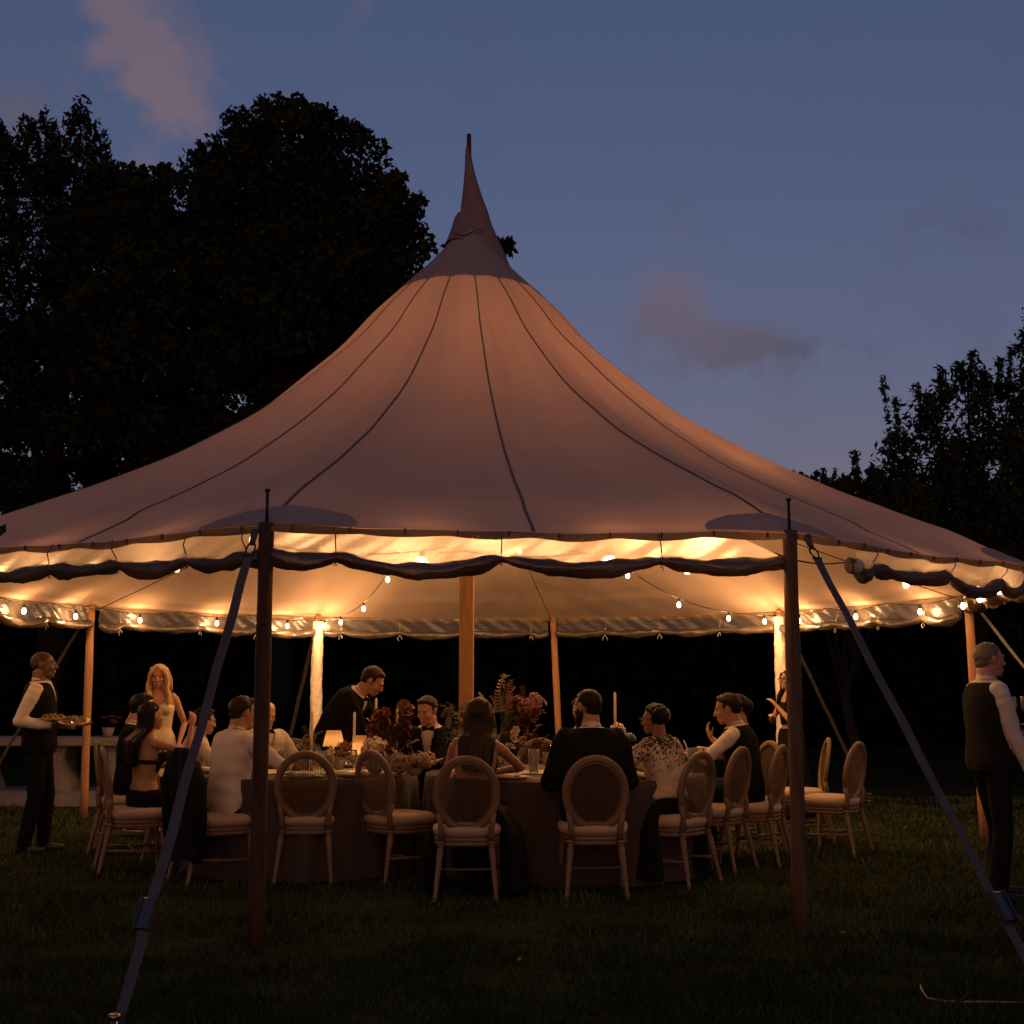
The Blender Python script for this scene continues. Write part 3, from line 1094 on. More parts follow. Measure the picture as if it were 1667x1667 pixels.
guy('wide grey strap from the pole by the white-shirted man down to a ratchet', (-1.43, 6.95, 2.11), (-1.60, 5.40, 0), (.80,), .048)
guy('wide grey strap from the pole by the vested guest, crossing before the grey-haired waiter', (1.735, 7.28, 2.13), (2.26, 5.50, 0), (.80,), .048)
for k, lb in ((-3.5, 'thin far strap slanting down behind the waiter with plates'), (-4.5, 'thin far strap slanting from the first wrapped pole behind the stooping man'),
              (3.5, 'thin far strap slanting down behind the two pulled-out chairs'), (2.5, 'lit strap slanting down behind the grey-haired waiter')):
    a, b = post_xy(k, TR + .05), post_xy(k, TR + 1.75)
    guy(lb, (*a, EAVE - .12), (*b, 0), None, .05, m=tie_m if k == 2.5 else strap_m)  # paler webbing paints the lamplight on one strap

# festoon lights


def festoon(label, pts, bulbs, power=BULB_W, first={}):
    root = thing('festoon_light', label, 'string light', tuple(pts[0]), group='festoon lights inside the tent')
    o = V(*pts[0])
    MB().tube([V(*p) - o for p in pts], .005, 6).build('cord', cord_m, root)
    for b in bulbs:
        b = V(*b) - o
        if power not in first:
            mb = MB()
            prof = [(.002, -.095), (.012, -.093), (.020, -.08), (.023, -.065), (.020, -.05), (.014, -.038), (.011, -.03)]
            mb.lathe(prof, seg=14)
            bm = mb.mesh('bulb')
            bm.materials.append(bulb_m)
            bm.polygons.foreach_set('use_smooth', [True] * len(bm.polygons))
            mb = MB().lathe([(.012, -.035), (.015, -.03), (.015, 0.0), (.008, .01)], seg=10)
            sm = mb.mesh('socket')
            sm.materials.append(cord_m)
            ld = bpy.data.lights.new('bulb_light', 'POINT')
            ld.energy = power
            ld.color = BULB_COL
            ld.shadow_soft_size = .032
            first[power] = (bm, sm, ld)
        bm, sm, ld = first[power]
        bo = link('bulb', bm, root)
        bo.location = b
        so = link('socket', sm, bo)
        lo = link('bulb_light', ld, bo)
        lo.location = (0, 0, -.065)
    return root


def edge_pt(ang, inset=.16, dz=-.09):
    k = math.floor(ang - .5)
    p0, p1 = post_xy(k + .5, TR - inset), post_xy(k + 1.5, TR - inset)
    s = (ang - .5) - k
    p = p0 * (1 - s) + p1 * s
    return V(p[0], p[1], EAVE + dz - .045 * math.sin(PI * ((s * 3) % 1.0)))


def strand(k0, k1, per, label, inset=.17, dz=-.02, at_=None):
    aa = np.linspace(k0, k1, int((k1 - k0) * 24) + 1)
    if -1.6 < k0 < 1:
        inset, dz = .27, -.075
    pts = [edge_pt(a, inset, dz) for a in aa]
    nb = int((k1 - k0) * per)
    bl = [edge_pt(k0 + (i + .5) * (k1 - k0) / nb, inset, dz) + V(0, 0, -.008) for i in range(nb)]
    if at_:
        bl = [edge_pt(k0 + q, inset, dz) + V(0, 0, -.008) for q in at_]
    festoon(label, pts, bl, BULB_W * (.42 if -1.6 < k0 < 1 else 1.0))


strand(-1.5, -.5, 2, 'festoon string shining through the clear sidewall on the plate-carrying waiter\'s side', at_=(.38, .72))
strand(-.5, .5, 2, 'festoon string along the nearest tent edge between the dark poles', at_=(.28, .67, .83, .975))
strand(.5, 1.5, 2, 'festoon string along the edge by the open spiral sidewall end', at_=(.55, .9))
strand(1.5, 2.5, 3, 'festoon string above the grey-haired waiter, round the bunched sidewall')
strand(2.5, 3.5, 3, 'festoon string from the second wrapped pole towards the grey-haired waiter')
strand(-4.5, -3.5, 3, 'festoon string on the far edge above the blonde woman')
strand(-3.5, -2.5, 3, 'festoon string on the far edge beyond the plate-carrying waiter')
strand(-2.5, -1.5, 3, 'festoon string on the tent side beyond the view, past the waiter')
SWAGS = {-4.5: 'festoon string swagging from the first wrapped pole up to the centre pole', 3.5: 'festoon string swagging from the second wrapped pole up to the centre pole',
         4.5: 'added festoon string high under the roof from the bare far pole to the centre pole', -3.5: 'added festoon string high under the roof from the slim pole by the waiter',
         2.5: 'festoon string high under the roof from the grey-haired waiter\'s pole', 1.5: 'added festoon string rising under the roof from the pole beside the grey-haired waiter'}  # strings beyond the two swags are added unseen, to make the upper roof glow
for k, lb in SWAGS.items():
    p0 = V(*post_xy(k, TR - .1), EAVE - .05)
    p1 = V(TC[0], TC[1] - .02, 4.1)
    tt = np.linspace(0, 1, 30)
    sg = .62 if k in (-4.5, 3.5) else .12
    ev = lambda t: p0 + (p1 - p0) * t + V(0, 0, -sg * math.sin(PI * t))
    festoon(lb, [ev(t) for t in tt], [ev(t) - V(0, 0, .006) for t in ((.05, .19, .37, .54, .70, .86) if k in (-4.5, 3.5) else (.46, .60, .74, .88))], BULB_W * 1.7)

# ------------------------------------------------------------------ chairs


def sup(a, rx, ry, e=3.2):
    c, s_ = math.cos(a), math.sin(a)
    return (rx * math.copysign(abs(c) ** (2 / e), c), ry * math.copysign(abs(s_) ** (2 / e), s_))


def seat_ring(z, k, n=36):
    out = []
    for i in range(n):
        x, y = sup(2 * PI * i / n, .235 * k, .225 * k)
        out.append((x * (1 + .10 * y / .225), y, z))
    return np.array(out)


BACK_TILT = math.radians(9)


def back_pt(u, v, d=0.0):
    """point on the plane of the chair back: u across, v up from the oval's centre, d out of the plane (towards the rear)"""
    c, s_ = math.cos(BACK_TILT), math.sin(BACK_TILT)
    curve = .22 * u * u
    return V(u, -.235 - s_ * v - c * d + curve, .695 + c * v - s_ * d)


def make_chair():
    root = thing('oval_back_chair', 'oval cane-backed dining chair', 'chair')
    mb = MB()
    mb.rings([seat_ring(.425, .96), seat_ring(.432, 1.0), seat_ring(.455, 1.02), seat_ring(.478, .98), seat_ring(.490, .88), seat_ring(.497, .6), seat_ring(.499, .2)])
    mb.build('seat_cushion', cushion_m, root)
    mb = MB()
    mb.rings([seat_ring(.352, .90), seat_ring(.352, .96), seat_ring(.362, .985), seat_ring(.370, .985), seat_ring(.374, .965), seat_ring(.384, .965), seat_ring(.388, .99), seat_ring(.398, .99), seat_ring(.402, .97), seat_ring(.414, .97), seat_ring(.418, .995), seat_ring(.426, .99), seat_ring(.426, .9)])
    mb.build('seat_frame', chair_wood, root)

    def leg(p, q):
        p, q = V(*p), V(*q)
        mb = MB()
        pr = [(0, .021), (.02, .024), (.05, .024), (.06, .017), (.075, .017), (.08, .023), (.10, .023), (.105, .018), (.115, .018), (.14, .023), (.5, .019), (.88, .0125), (.90, .017), (.93, .017), (.94, .012), (.97, .014), (1, .010)]
        mb.tube([p + (q - p) * t for t, _ in pr], [r for _, r in pr], 12)
        return mb
    for s_ in (-1, 1):
        leg((s_ * .205, .175, .385), (s_ * .215, .20, 0)).build('front_leg', chair_wood, root)
        leg((s_ * .165, -.20, .385), (s_ * .205, -.285, 0)).build('rear_leg', chair_wood, root)
    n = 56
    rings = []
    for i in range(n):
        a = 2 * PI * i / n
        ring = []
        w = .024
        for (dr, dd) in ((-w, .010), (-w * .6, .017), (w * .6, .017), (w, .010), (w, -.010), (w * .6, -.016), (-w * .6, -.016), (-w, -.010)):
            ring.append(back_pt((.203 + dr) * math.cos(a), (.235 + dr) * math.sin(a), dd))
        rings.append(np.array(ring))
    rings.append(rings[0])
    MB().rings(rings, cap=False).build('back_frame', chair_wood, root)
    MB().tube([back_pt(.174 * math.cos(a), .206 * math.sin(a), .008) for a in np.linspace(0, 2 * PI, 49)], .0055, 6, cap=False).build('back_bead', chair_wood, root)
    for s_ in (-1, 1):
        mb = MB()
        pts = [V(s_ * .165, -.198, .38), V(s_ * .165, -.214, .44), V(s_ * .172, -.222, .50), back_pt(s_ * .185, -.125, 0)]
        mb.tube(pts, [.021, .021, .020, .017], 10)
        mb.build('back_post', chair_wood, root)
        MB().tube([V(s_ * .21, .185, .17), V(s_ * .187, -.245, .19)], .010, 8).build('stretcher', chair_wood, root)
    MB().tube([V(-.197, -.03, .18), V(.197, -.03, .18)], .009, 8).build('stretcher', chair_wood, root)
    mb = MB()
    N = 30
    a_, b_ = .180, .212
    for i in range(-N // 2 + 1, N // 2):
        u = a_ * i / (N / 2)
        h = b_ * math.sqrt(1 - (u / a_) ** 2)
        c = [back_pt(u, v, -.002) for v in np.linspace(-h, h, 5)]
        for p, q in zip(c[:-1], c[1:]):
            mb.bar(p, q, .0036, .0018, up=(0, 1, 0))
        v = b_ * i / (N / 2)
        h = a_ * math.sqrt(1 - (v / b_) ** 2)
        c = [back_pt(u_, v, .001) for u_ in np.linspace(-h, h, 5)]
        for p, q in zip(c[:-1], c[1:]):
            mb.bar(p, q, .0018, .0040, up=(0, 1, 0))
    o = mb.build('cane_panel', cane_m, root, smooth=False)
    o['kind'] = 'stuff'
    return root


CH = make_chair()
D2R = math.radians
CHAIRS = [  # seat centre x, y, yaw, label
    (-1.50, 9.70, 2, 'empty oval cane chair seen squarely from behind at the table with the red flowers'),
    (-.84, 9.74, -46, 'empty oval cane chair turned to the side between the two tables'),
    (-.305, 9.0, 0, 'oval cane chair of the woman with long brown hair'),
    (.56, 9.07, 1, 'oval cane chair of the bearded man in the dark suit'),
    (1.16, 9.56, 48, 'oval cane chair of the woman in the patterned blouse'),
    (1.56, 10.28, 56, 'empty oval cane chair between the patterned blouse and the vested guest'),
    (1.93, 10.60, 62, 'oval cane chair of the vested guest, partly behind the dark pole'),
    (2.72, 11.22, 54, 'outermost empty oval cane chair, pulled out onto the grass'),
    (2.62, 11.95, 84, 'empty oval cane chair seen edge-on behind the outermost one'),
    (-2.90, 10.15, -68, 'oval cane chair of the woman in the backless black top'),
    (-2.16, 9.62, -56, 'oval cane chair with a black jacket draped over its back'),
    (-2.02, 11.55, 172, 'empty oval cane chair facing out on the far side, by the white-haired man'),
    (.27, 11.58, 184, 'oval cane chair on the far side just behind the bearded man'),
    (-.68, 11.22, 178, 'oval cane chair under the seated man in the bow tie'),
    (-2.74, 10.88, -80, 'oval cane chair under the dark-haired guest with a visible ear'),
    (-3.32, 11.32, -80, 'oval cane chair under the man in the dark jacket behind the long-haired woman'),
    (1.98, 11.18, 110, 'oval cane chair under the woman with hair ornaments'),
    (.72, 11.5, 180, 'oval cane chair under the bare-shouldered woman hidden by the bearded man'),
    (-2.30, 11.24, 200, 'oval cane chair under the white-haired man'),
]
for i, (x, y, a, lb) in enumerate(CHAIRS):
    c = CH if i == 0 else dup(CH, (0, 0, 0))
    c.location = (x, y, 0)
    c.rotation_euler = (0, 0, D2R(a))
    tag(c, lb, 'chair', 'oval cane-backed chairs')

# ------------------------------------------------------------------ tables
T1, R1 = V(-1.64, 10.40), .88
T2, R2 = V(.42, 10.39), 1.10
TZ = .735


def round_table(c, r, label, clabel, seed):
    root = thing('round_table', label, 'table', (c[0], c[1], 0), group='round dinner tables')
    MB().lathe([(r - .02, .69), (r, .695), (r, .715), (r - .02, .72)], seg=64).build('tabletop', chair_wood, root)
    for i in range(4):
        a = PI / 4 + i * PI / 2
        MB().tube([V(math.cos(a) * .45, math.sin(a) * .45, .69), V(math.cos(a) * .5, math.sin(a) * .5, 0)], .02, 8).build('leg', black_metal, root)
    cl = thing('tablecloth', clabel, 'tablecloth', (c[0], c[1], 0), group='floor-length tablecloths')
    n = 180
    th = np.linspace(0, 2 * PI, n, endpoint=False)
    rs = np.random.default_rng(seed)
    fold = sum(rs.uniform(.4, 1) * np.sin(th * k + rs.uniform(0, 6)) for k in (14, 19, 23, 31)) / 2.0
    fold = np.sign(fold) * np.abs(fold) ** .7
    rings = [np.stack([rr * np.cos(th), rr * np.sin(th), np.full(n, TZ) + .0012 * np.sin(th * 9)], 1) for rr in (.02, r * .5, r * .9, r + .004)]
    for i in range(1, 15):
        t = i / 14
        rr = r + .010 + .022 * t + .040 * fold * min(1, t * 2.2) * (.4 + .6 * t)
        z = TZ - .006 - (TZ - .02) * t
        rings.append(np.stack([rr * np.cos(th), rr * np.sin(th), np.full(n, z)], 1))
    o = MB().rings(rings, cap=False).build('cloth', cloth_m, cl)


round_table(T1, R1, 'round table with two lit lamps and the red flowers', 'mauve-brown cloth falling behind the squarely seen empty chair', 3)
round_table(T2, R2, 'round table in front of the centre pole with the tall flowers', 'mauve-brown cloth with a folded corner beside the long-haired woman', 5)


for c_, r_, lb in ((T1, R1, 'cream runner of cloth under the lamps and the red flowers'), (T2, R2, 'cream runner of cloth under the tall pink flowers')):
    rn = thing('table_runner', lb, 'table runner', (c_[0], c_[1], TZ + .003))
    mb = MB()
    rows = []
    for x_ in np.linspace(-1, 1, 40):
        hw = .24 + .012 * math.sin(x_ * 9)
        rows.append(np.array([(x_ * (r_ - .12), y_ * hw + .012 * math.sin(x_ * 7), .0015 + .0022 * (1 + math.sin(x_ * 23 + y_ * 5) * math.sin(y_ * 9 + x_ * 3))) for y_ in np.linspace(-1, 1, 12)]))
    mb.rings(rows, closed=False, cap=False)
    mb.build('cloth', napkin_m, rn)


def ring_place(c, r, ang, d):
    """point d inside the table edge at bearing ang (degrees, 0 = away from the camera, clockwise)"""
    a = D2R(ang)
    return (c[0] + (r - d) * math.sin(a), c[1] + (r - d) * math.cos(a))


def make_plate():
    root = thing('place_setting', 'plate', 'plate')
    MB().lathe([(.01, .0), (.10, .002), (.155, .012), (.157, .016), (.10, .007), (.01, .006)], seg=32).build('charger_plate', plate_dark, root)
    MB().lathe([(.01, .008), (.08, .009), (.132, .022), (.134, .025), (.085, .014), (.01, .013)], seg=32).build('dinner_plate', plate_m, root)
    return root


def make_napkin():
    mb = MB()
    rings = []
    for i in range(13):
        t = i / 12
        y = -.13 + .26 * t
        w = .06 + .012 * math.sin(t * 9)
        h = .012 + .008 * math.sin(t * 5 + 1) ** 2
        rings.append(np.array([(-w, y, 0), (-w, y, h * .8), (-w * .3, y, h * 1.5), (w * .3, y, h * 1.1), (w, y, h * .9), (w, y, 0)]))
    mb.rings(rings)
    return mb.build('napkin', napkin_m)


def make_goblet(h=.19, name='wine_glass', tumbler=False):
    root = thing(name, 'glass', 'glass')
    if tumbler:
        MB().lathe([(.001, .004), (.026, .002), (.030, .004), (.037, h), (.0355, h), (.029, .012), (.001, .012)], seg=20, cap=False).build('bowl', glass, root)
    else:
        MB().lathe([(.001, .004), (.034, .0), (.034, .002), (.006, .008), (.004, .02), (.004, h * .42), (.012, h * .46)], seg=18, cap=False).build('stem', glass, root)
        MB().lathe([(.004, h * .44), (.026, h * .52), (.034, h * .66), (.032, h * .85), (.029, h), (.028, h), (.031, h * .85), (.033, h * .66), (.025, h * .53), (.002, h * .46)], seg=20, cap=False).build('bowl', glass, root)
    return root


def make_cutlery(kind):
    mb = MB()
    if kind == 'knife':
        mb.bar((0, -.11, .006), (0, .0, .006), .011, .006).bar((0, 0, .006), (0, .115, .005), .017, .0025)
    else:
        mb.bar((0, -.10, .006), (0, .05, .006), .008, .004)
        mb.bar((0, .05, .006), (0, .075, .007), .020, .004)
        for x in (-.008, -.0027, .0027, .008):
            mb.bar((x, .075, .007), (x, .115, .008), .003, .003)
    return mb.build(kind, brass_m, smooth=False)


PL, NP, GL, TB = make_plate(), make_napkin(), make_goblet(), make_goblet(.15, 'tumbler', True)
KN, FK = make_cutlery('knife'), make_cutlery('fork')
SETS = [  # table, bearing, whose
    (T1, R1, 172, 'the empty chair seen squarely from behind'), (T1, R1, 140, 'the empty chair turned sideways'), (T1, R1, 222, 'the man in the white shirt'),
    (T1, R1, 262, 'the woman in the backless top'), (T1, R1, 318, 'the white-haired man'), (T1, R1, 15, 'the stooping man in the dinner jacket'),
    (T2, R2, 208, 'the long-haired woman'), (T2, R2, 172, 'the bearded man'), (T2, R2, 140, 'the woman in the patterned blouse'), (T2, R2, 240, 'the sideways empty chair at the flower table'),
    (T2, R2, 84, 'the vested guest'), (T2, R2, 308, 'the seated man in the bow tie'), (T2, R2, 10, 'the bare-shouldered woman'), (T2, R2, 62, 'the woman with hair ornaments')]
for i, (c, r, ang, who) in enumerate(SETS):
    x, y = ring_place(c, r, ang, .19)
    rz = -D2R(ang) + PI
    o = PL if i == 0 else dup(PL, (0, 0, 0))
    o.location, o.rotation_euler = (x, y, TZ + .002), (0, 0, rz)
    tag(o, 'stacked plates laid before ' + who, 'plate', 'place settings')
    n_ = NP if i == 0 else dup(NP, (0, 0, 0))
    nx, ny = ring_place(c, r, ang + 2, .19)
    n_.location, n_.rotation_euler = (nx, ny, TZ + .024), (0, 0, rz + .4 + .3 * math.sin(i * 3))
    tag(n_, 'folded napkin on the plate of ' + who, 'napkin', 'napkins on the plates')
    for src, da, lb, cat in ((KN, -11 if r > 1 else -14, 'brass knife beside the plate of ', 'knife'), (FK, 11 if r > 1 else 14, 'brass fork beside the plate of ', 'fork')):
        k_ = src if i == 0 else dup(src, (0, 0, 0))
        kx, ky = ring_place(c, r, ang + da, .17)
        k_.location, k_.rotation_euler = (kx, ky, TZ + .002), (0, 0, rz)
        tag(k_, lb + who, cat, cat + 's on the tables')
    for src, da, dd, lb in ((GL, -15, .38, 'wine glass set for '), (TB, 8, .42, 'plain tumbler set for ')):
        k_ = src if i == 0 else dup(src, (0, 0, 0))
        kx, ky = ring_place(c, r, ang + da, dd)
        k_.location, k_.rotation_euler = (kx, ky, TZ + .002), (0, 0, 0)
        tag(k_, lb + who, 'glass', ('wine glasses' if src is GL else 'tumblers') + ' on the tables')
for j, (x, y, lb) in enumerate(((1.44, 10.42, 'tall tumbler with a straw beside the elbow of the vested guest'), (1.50, 10.50, 'second tall tumbler beside the one with the straw'), (.17, 10.25, 'tall flared tumbler between the long-haired woman and the bearded man'))):
    k_ = dup(TB, (x, y, TZ + .002), 0, lb, 'tumblers on the tables', scale=1.25)
    if j == 0:
        MB().tube([V(.02, 0, .01), V(-.055, 0, .20)], .004, 6).build('straw', napkin_m, k_)

# candles
CANDLES = [(-1.62, 10.55, .47, 'tall taper candle in front of the wrapped pole'), (-1.29, 10.66, .47, 'taper candle between the two lit lamps'), (-1.14, 10.9, .58, 'tallest taper candle on the table with the red flowers'),
           (.86, 10.85, .63, 'lone taper candle rising beside the bearded man'), (-.93, 10.55, .50, 'thin taper candle half hidden in the red flowers')]
for (x, y, h, lb) in CANDLES:
    root = thing('taper_candle', lb, 'candle', (x, y, TZ), group='unlit taper candles')
    MB().lathe([(.045, 0), (.045, .006), (.012, .014), (.009, .05), (.016, .06), (.016, .085), (.008, .085)], seg=16).build('candlestick', brass_m, root)
    MB().lathe([(.0115, .08), (.0105, h - .01), (.006, h - .002), (.002, h)], seg=12).build('candle', candle_m, root)
    MB().tube([V(0, 0, h - .002), V(.001, 0, h + .010)], .0012, 5).build('wick', cord_m, root)

# table lamps


def table_lamp(label, x, y, shade, h, power):
    root = thing('table_lamp', label, 'lamp', (x, y, TZ))
    MB().lathe([(.055, 0), (.055, .008), (.02, .014), (.007, .02), (.007, h - .02), (.01, h)], seg=18).build('stand', brass_m, root)
    if shade == 'cone':
        MB().lathe([(.092, h - .11), (.060, h + .02), (.058, h + .02), (.090, h - .11)], seg=28, cap=False).build('lamp_shade', shade_m, root)
        top = h + .02
    elif shade == 'drum':
        MB().lathe([(.058, h - .13), (.056, h + .02), (.054, h + .02), (.056, h - .13)], seg=28, cap=False).build('lamp_shade', shade_m, root)
    else:
        MB().lathe([(.075, h - .03), (.072, h - .005), (.05, h + .025), (.02, h + .038), (.002, h + .04)], seg=24, cap=False).build('lamp_shade', black_metal, root)
        MB().lathe([(.066, h - .026), (.05, h - .018), (.002, h - .018)], seg=20, cap=False).build('diffuser', lampglow2_m, root)
    ld = bpy.data.lights.new('lamp_light', 'POINT')
    ld.energy = power
    ld.color = (1.0, .58, .28)
    ld.shadow_soft_size = .03
    lo = link('lamp_light', ld, root)
    lo.location = (0, 0, h - (.075 if shade != 'dome' else .06))


table_lamp('small lit table lamp with a tapered cream shade', -1.50, 10.98, 'cone', .29, 6.0)
table_lamp('small lit table lamp with a straight cream shade', -1.21, 10.36, 'drum', .27, 6.5)
table_lamp('small dome-topped lamp glowing beneath, near the bearded man', .98, 11.02, 'dome', .25, 3.6)

# flowers
bloom_cols = {'burgundy': (.10, .026, .020), 'rust': (.20, .065, .028), 'cream': (.60, .48, .32), 'pink': (.28, .13, .105), 'leafgreen': (.055, .075, .04), 'dusty': (.27, .205, .14)}
BM = {k: mat('petal_' + k if k not in ('leafgreen',) else 'spray_leaf', v, rough=.7, var=.3, scale=25) for k, v in bloom_cols.items()}


def bloom_mesh(kind, seed):
    rs = np.random.default_rng(seed)
    mb = MB()
    if kind == 'rose':
        for layer, (n, rad, tilt) in enumerate(((4, .35, 80), (5, .6, 60), (6, .85, 35), (6, 1.0, 12))):
            for i in range(n):
                a = 2 * PI * (i + .5 * layer + rs.uniform(-.1, .1)) / n
                t = D2R(tilt + rs.uniform(-8, 8))
                d, z = math.cos(t), math.sin(t)
                o = V(math.cos(a), math.sin(a), 0)
                sd = V(-math.sin(a), math.cos(a), 0)
                up = V(0, 0, 1)
                p = lambda r_, w_: (o * d + up * z) * rad * r_ + sd * w_ * rad * .5 + up * (.06 * abs(w_))
                mb.add([p(.1, -.3), p(.1, .3), p(.6, .9), p(.6, -.9), p(1, .45), p(1, -.45)], [(0, 1, 2, 3), (3, 2, 4, 5)])
    elif kind == 'hydrangea':
        for i in range(90):
            d = rs.normal(size=3)
            d[2] = abs(d[2]) - .25
            d = nrm(d)
            c = d * rs.uniform(.8, 1.0)
            t = nrm(np.cross(d, rs.normal(size=3)))
            b = np.cross(d, t)
            s_ = .20
            mb.add([c + t * s_ + d * .04, c + b * s_ - d * .03, c - t * s_ + d * .04, c - b * s_ - d * .03], [(0, 1, 2, 3)])
    else:   # leaf spray: pairs of leaves on an arching stem
        n = 7
        for i in range(n):
            t = (i + .5) / n
            c = V(t * 1.0 - .05, 0, .25 * math.sin(t * 2.2))
            for s_ in (-1, 1):
                d = nrm(V(.5, s_ * 1.0, rs.uniform(-.2, .5)))
                u = nrm(np.cross(d, V(.6, 0, 1)))
                L = .34 * (1 - .4 * t)
                mb.add([c, c + d * L * .5 + u * L * .28, c + d * L, c + d * L * .5 - u * L * .28], [(0, 1, 2, 3)])
        mb.tube([V(t - .05, 0, .25 * math.sin(t * 2.2)) for t in np.linspace(0, 1, 6)], .015, 5)
    return mb.mesh(kind)


BLOOMS = {}
for kind in ('rose', 'hydrangea', 'spray'):
    for cn in bloom_cols:
        me = bloom_mesh(kind, len(BLOOMS))
        me.materials.append(BM[cn])
        BLOOMS[kind, cn] = me
stem_m = BM['leafgreen']


def rot_to(d, spin):
    z = Vector(d).normalized()
    return z.to_track_quat('Z', 'Y') @ Matrix.Rotation(spin, 4, 'Z').to_quaternion()


def flowers(label, x, y, items, vase, seed, z0=None):
    """items: (kind, colour, count, centre xyz, spread xyz, size)"""
    rs = np.random.default_rng(seed)
    root = thing('flower_arrangement', label, 'flowers', (x, y, z0 if z0 is not None else TZ + .002))
    vr, vh = vase
    MB().lathe([(vr * .5, 0), (vr * .55, .004), (vr * .9, vh * .4), (vr, vh * .7), (vr * .8, vh), (vr * .7, vh), (vr * .85, vh * .6)], seg=20, cap=False).build('vase', stone_m, root)
    st = MB()
    for (kind, cn, n, c, sp, size) in items:
        for i in range(n):
            d = rs.normal(size=3)
            d = d / np.linalg.norm(d) * rs.random() ** .4
            p = V(*c) + d * V(*sp)
            p[2] = max(p[2], .03)
            out = nrm(V(p[0], p[1] - .15, .12 + .25 * p[2]) + rs.normal(size=3) * .25)
            nm = {'rose': 'bloom', 'hydrangea': 'bloom', 'spray': 'leaf_spray'}[kind]
            o = link(nm, BLOOMS[kind, cn], root)
            o.location = p
            s_ = size * rs.uniform(.75, 1.25)
            o.scale = (s_,) * 3
            o.rotation_mode = 'QUATERNION'
            if kind == 'spray':
                oo = Vector(out)
                q = oo.to_track_quat('X', 'Z')
                o.rotation_quaternion = q
            else:
                o.rotation_quaternion = rot_to(out, rs.uniform(0, 6))
            if rs.random() < .6:
                b = V(rs.uniform(-.3, .3) * vr, rs.uniform(-.3, .3) * vr, vh * .9)
                st.tube([b, (b + p) / 2 + V(0, 0, .03), p], .003, 5)
    o = st.build('stems', stem_m, root)
    o.name = 'stem_bunch'
    o['kind'] = 'stuff'
    return root


flowers('burgundy and rust flowers in two upright plumes on the lamp table', -.98, 10.42,
        [('rose', 'rust', 22, (-.08, 0, .36), (.09, .09, .14), .050), ('rose', 'burgundy', 14, (-.08, 0, .30), (.11, .1, .16), .05), ('rose', 'burgundy', 20, (.12, 0, .40), (.08, .08, .17), .045), ('rose', 'pink', 8, (.14, -.02, .50), (.05, .05, .09), .045),
         ('spray', 'burgundy', 10, (.05, 0, .25), (.15, .12, .15), .14), ('rose', 'burgundy', 12, (.03, -.03, .15), (.13, .1, .12), .055)], (.07, .14), 11)
flowers('pale hydrangea heads low among the lamps', -1.06, 10.12,
        [('hydrangea', 'cream', 3, (0, 0, .20), (.05, .05, .04), .095), ('hydrangea', 'dusty', 3, (.09, -.05, .12), (.1, .05, .05), .07), ('rose', 'cream', 5, (.02, -.06, .10), (.14, .06, .06), .045), ('rose', 'burgundy', 6, (.12, .0, .16), (.05, .05, .08), .06)], (.07, .10), 12)
flowers('small blush flowers beside the tapered lamp', -1.40, 10.62,
        [('rose', 'pink', 9, (.04, 0, .15), (.10, .08, .06), .048), ('rose', 'cream', 7, (-.05, -.02, .12), (.12, .08, .05), .045), ('spray', 'leafgreen', 6, (0, 0, .10), (.12, .1, .04), .13)], (.05, .10), 13)
flowers('pale flowers and stems behind the squarely seen empty chair', -1.68, 10.62,
        [('rose', 'dusty', 8, (.02, 0, .24), (.09, .07, .08), .05), ('spray', 'leafgreen', 5, (0, 0, .18), (.1, .08, .07), .13), ('rose', 'cream', 4, (.1, -.1, .1), (.1, .07, .05), .045)], (.05, .12), 14)
flowers('low dusty flower heads at the edge of the cloth by the folded corner', -.74, 9.98,
        [('hydrangea', 'dusty', 4, (-.06, 0, .09), (.10, .06, .03), .075), ('hydrangea', 'cream', 2, (.06, .02, .10), (.06, .06, .03), .07), ('rose', 'pink', 6, (-.05, -.05, .06), (.14, .05, .03), .035)], (.06, .06), 15)
flowers('trailing dark green leaves beside the long-haired woman', -.48, 10.02,
        [('spray', 'leafgreen', 16, (0, 0, .10), (.14, .10, .08), .20), ('rose', 'dusty', 4, (.02, -.03, .12), (.1, .07, .05), .04), ('rose', 'cream', 2, (.1, .05, .18), (.08, .05, .05), .045)], (.06, .07), 16)
flowers('tall wild arrangement of pink and dark foliage in front of the centre pole', -.10, 10.66,
        [('rose', 'pink', 16, (.20, 0, .52), (.16, .12, .12), .052), ('rose', 'burgundy', 12, (.24, 0, .46), (.13, .12, .14), .052), ('hydrangea', 'pink', 3, (.26, -.02, .52), (.07, .05, .06), .075), ('spray', 'dusty', 12, (.05, 0, .50), (.25, .14, .15), .15),
         ('spray', 'leafgreen', 12, (-.30, 0, .36), (.16, .12, .16), .15), ('rose', 'dusty', 10, (-.33, 0, .40), (.13, .1, .14), .05), ('rose', 'cream', 8, (.14, -.05, .24), (.10, .1, .10), .05), ('spray', 'burgundy', 12, (.22, 0, .16), (.14, .1, .12), .15), ('spray', 'dusty', 8, (-.1, 0, .2), (.2, .1, .12), .15)], (.09, .20), 17)
flowers('low mixed flowers with pale blooms beyond the bearded man', .98, 10.26,
        [('rose', 'cream', 7, (0, 0, .10), (.10, .08, .05), .045), ('rose', 'rust', 8, (.05, .05, .08), (.12, .08, .05), .05), ('spray', 'leafgreen', 8, (0, 0, .08), (.12, .1, .04), .13)], (.06, .06), 18)
flowers('single pale round bloom beside the dome-topped lamp', .90, 11.10, [('hydrangea', 'cream', 1, (0, 0, .30), (.005, .005, .005), .07), ('spray', 'leafgreen', 2, (0, 0, .2), (.03, .03, .03), .1)], (.035, .16), 19)

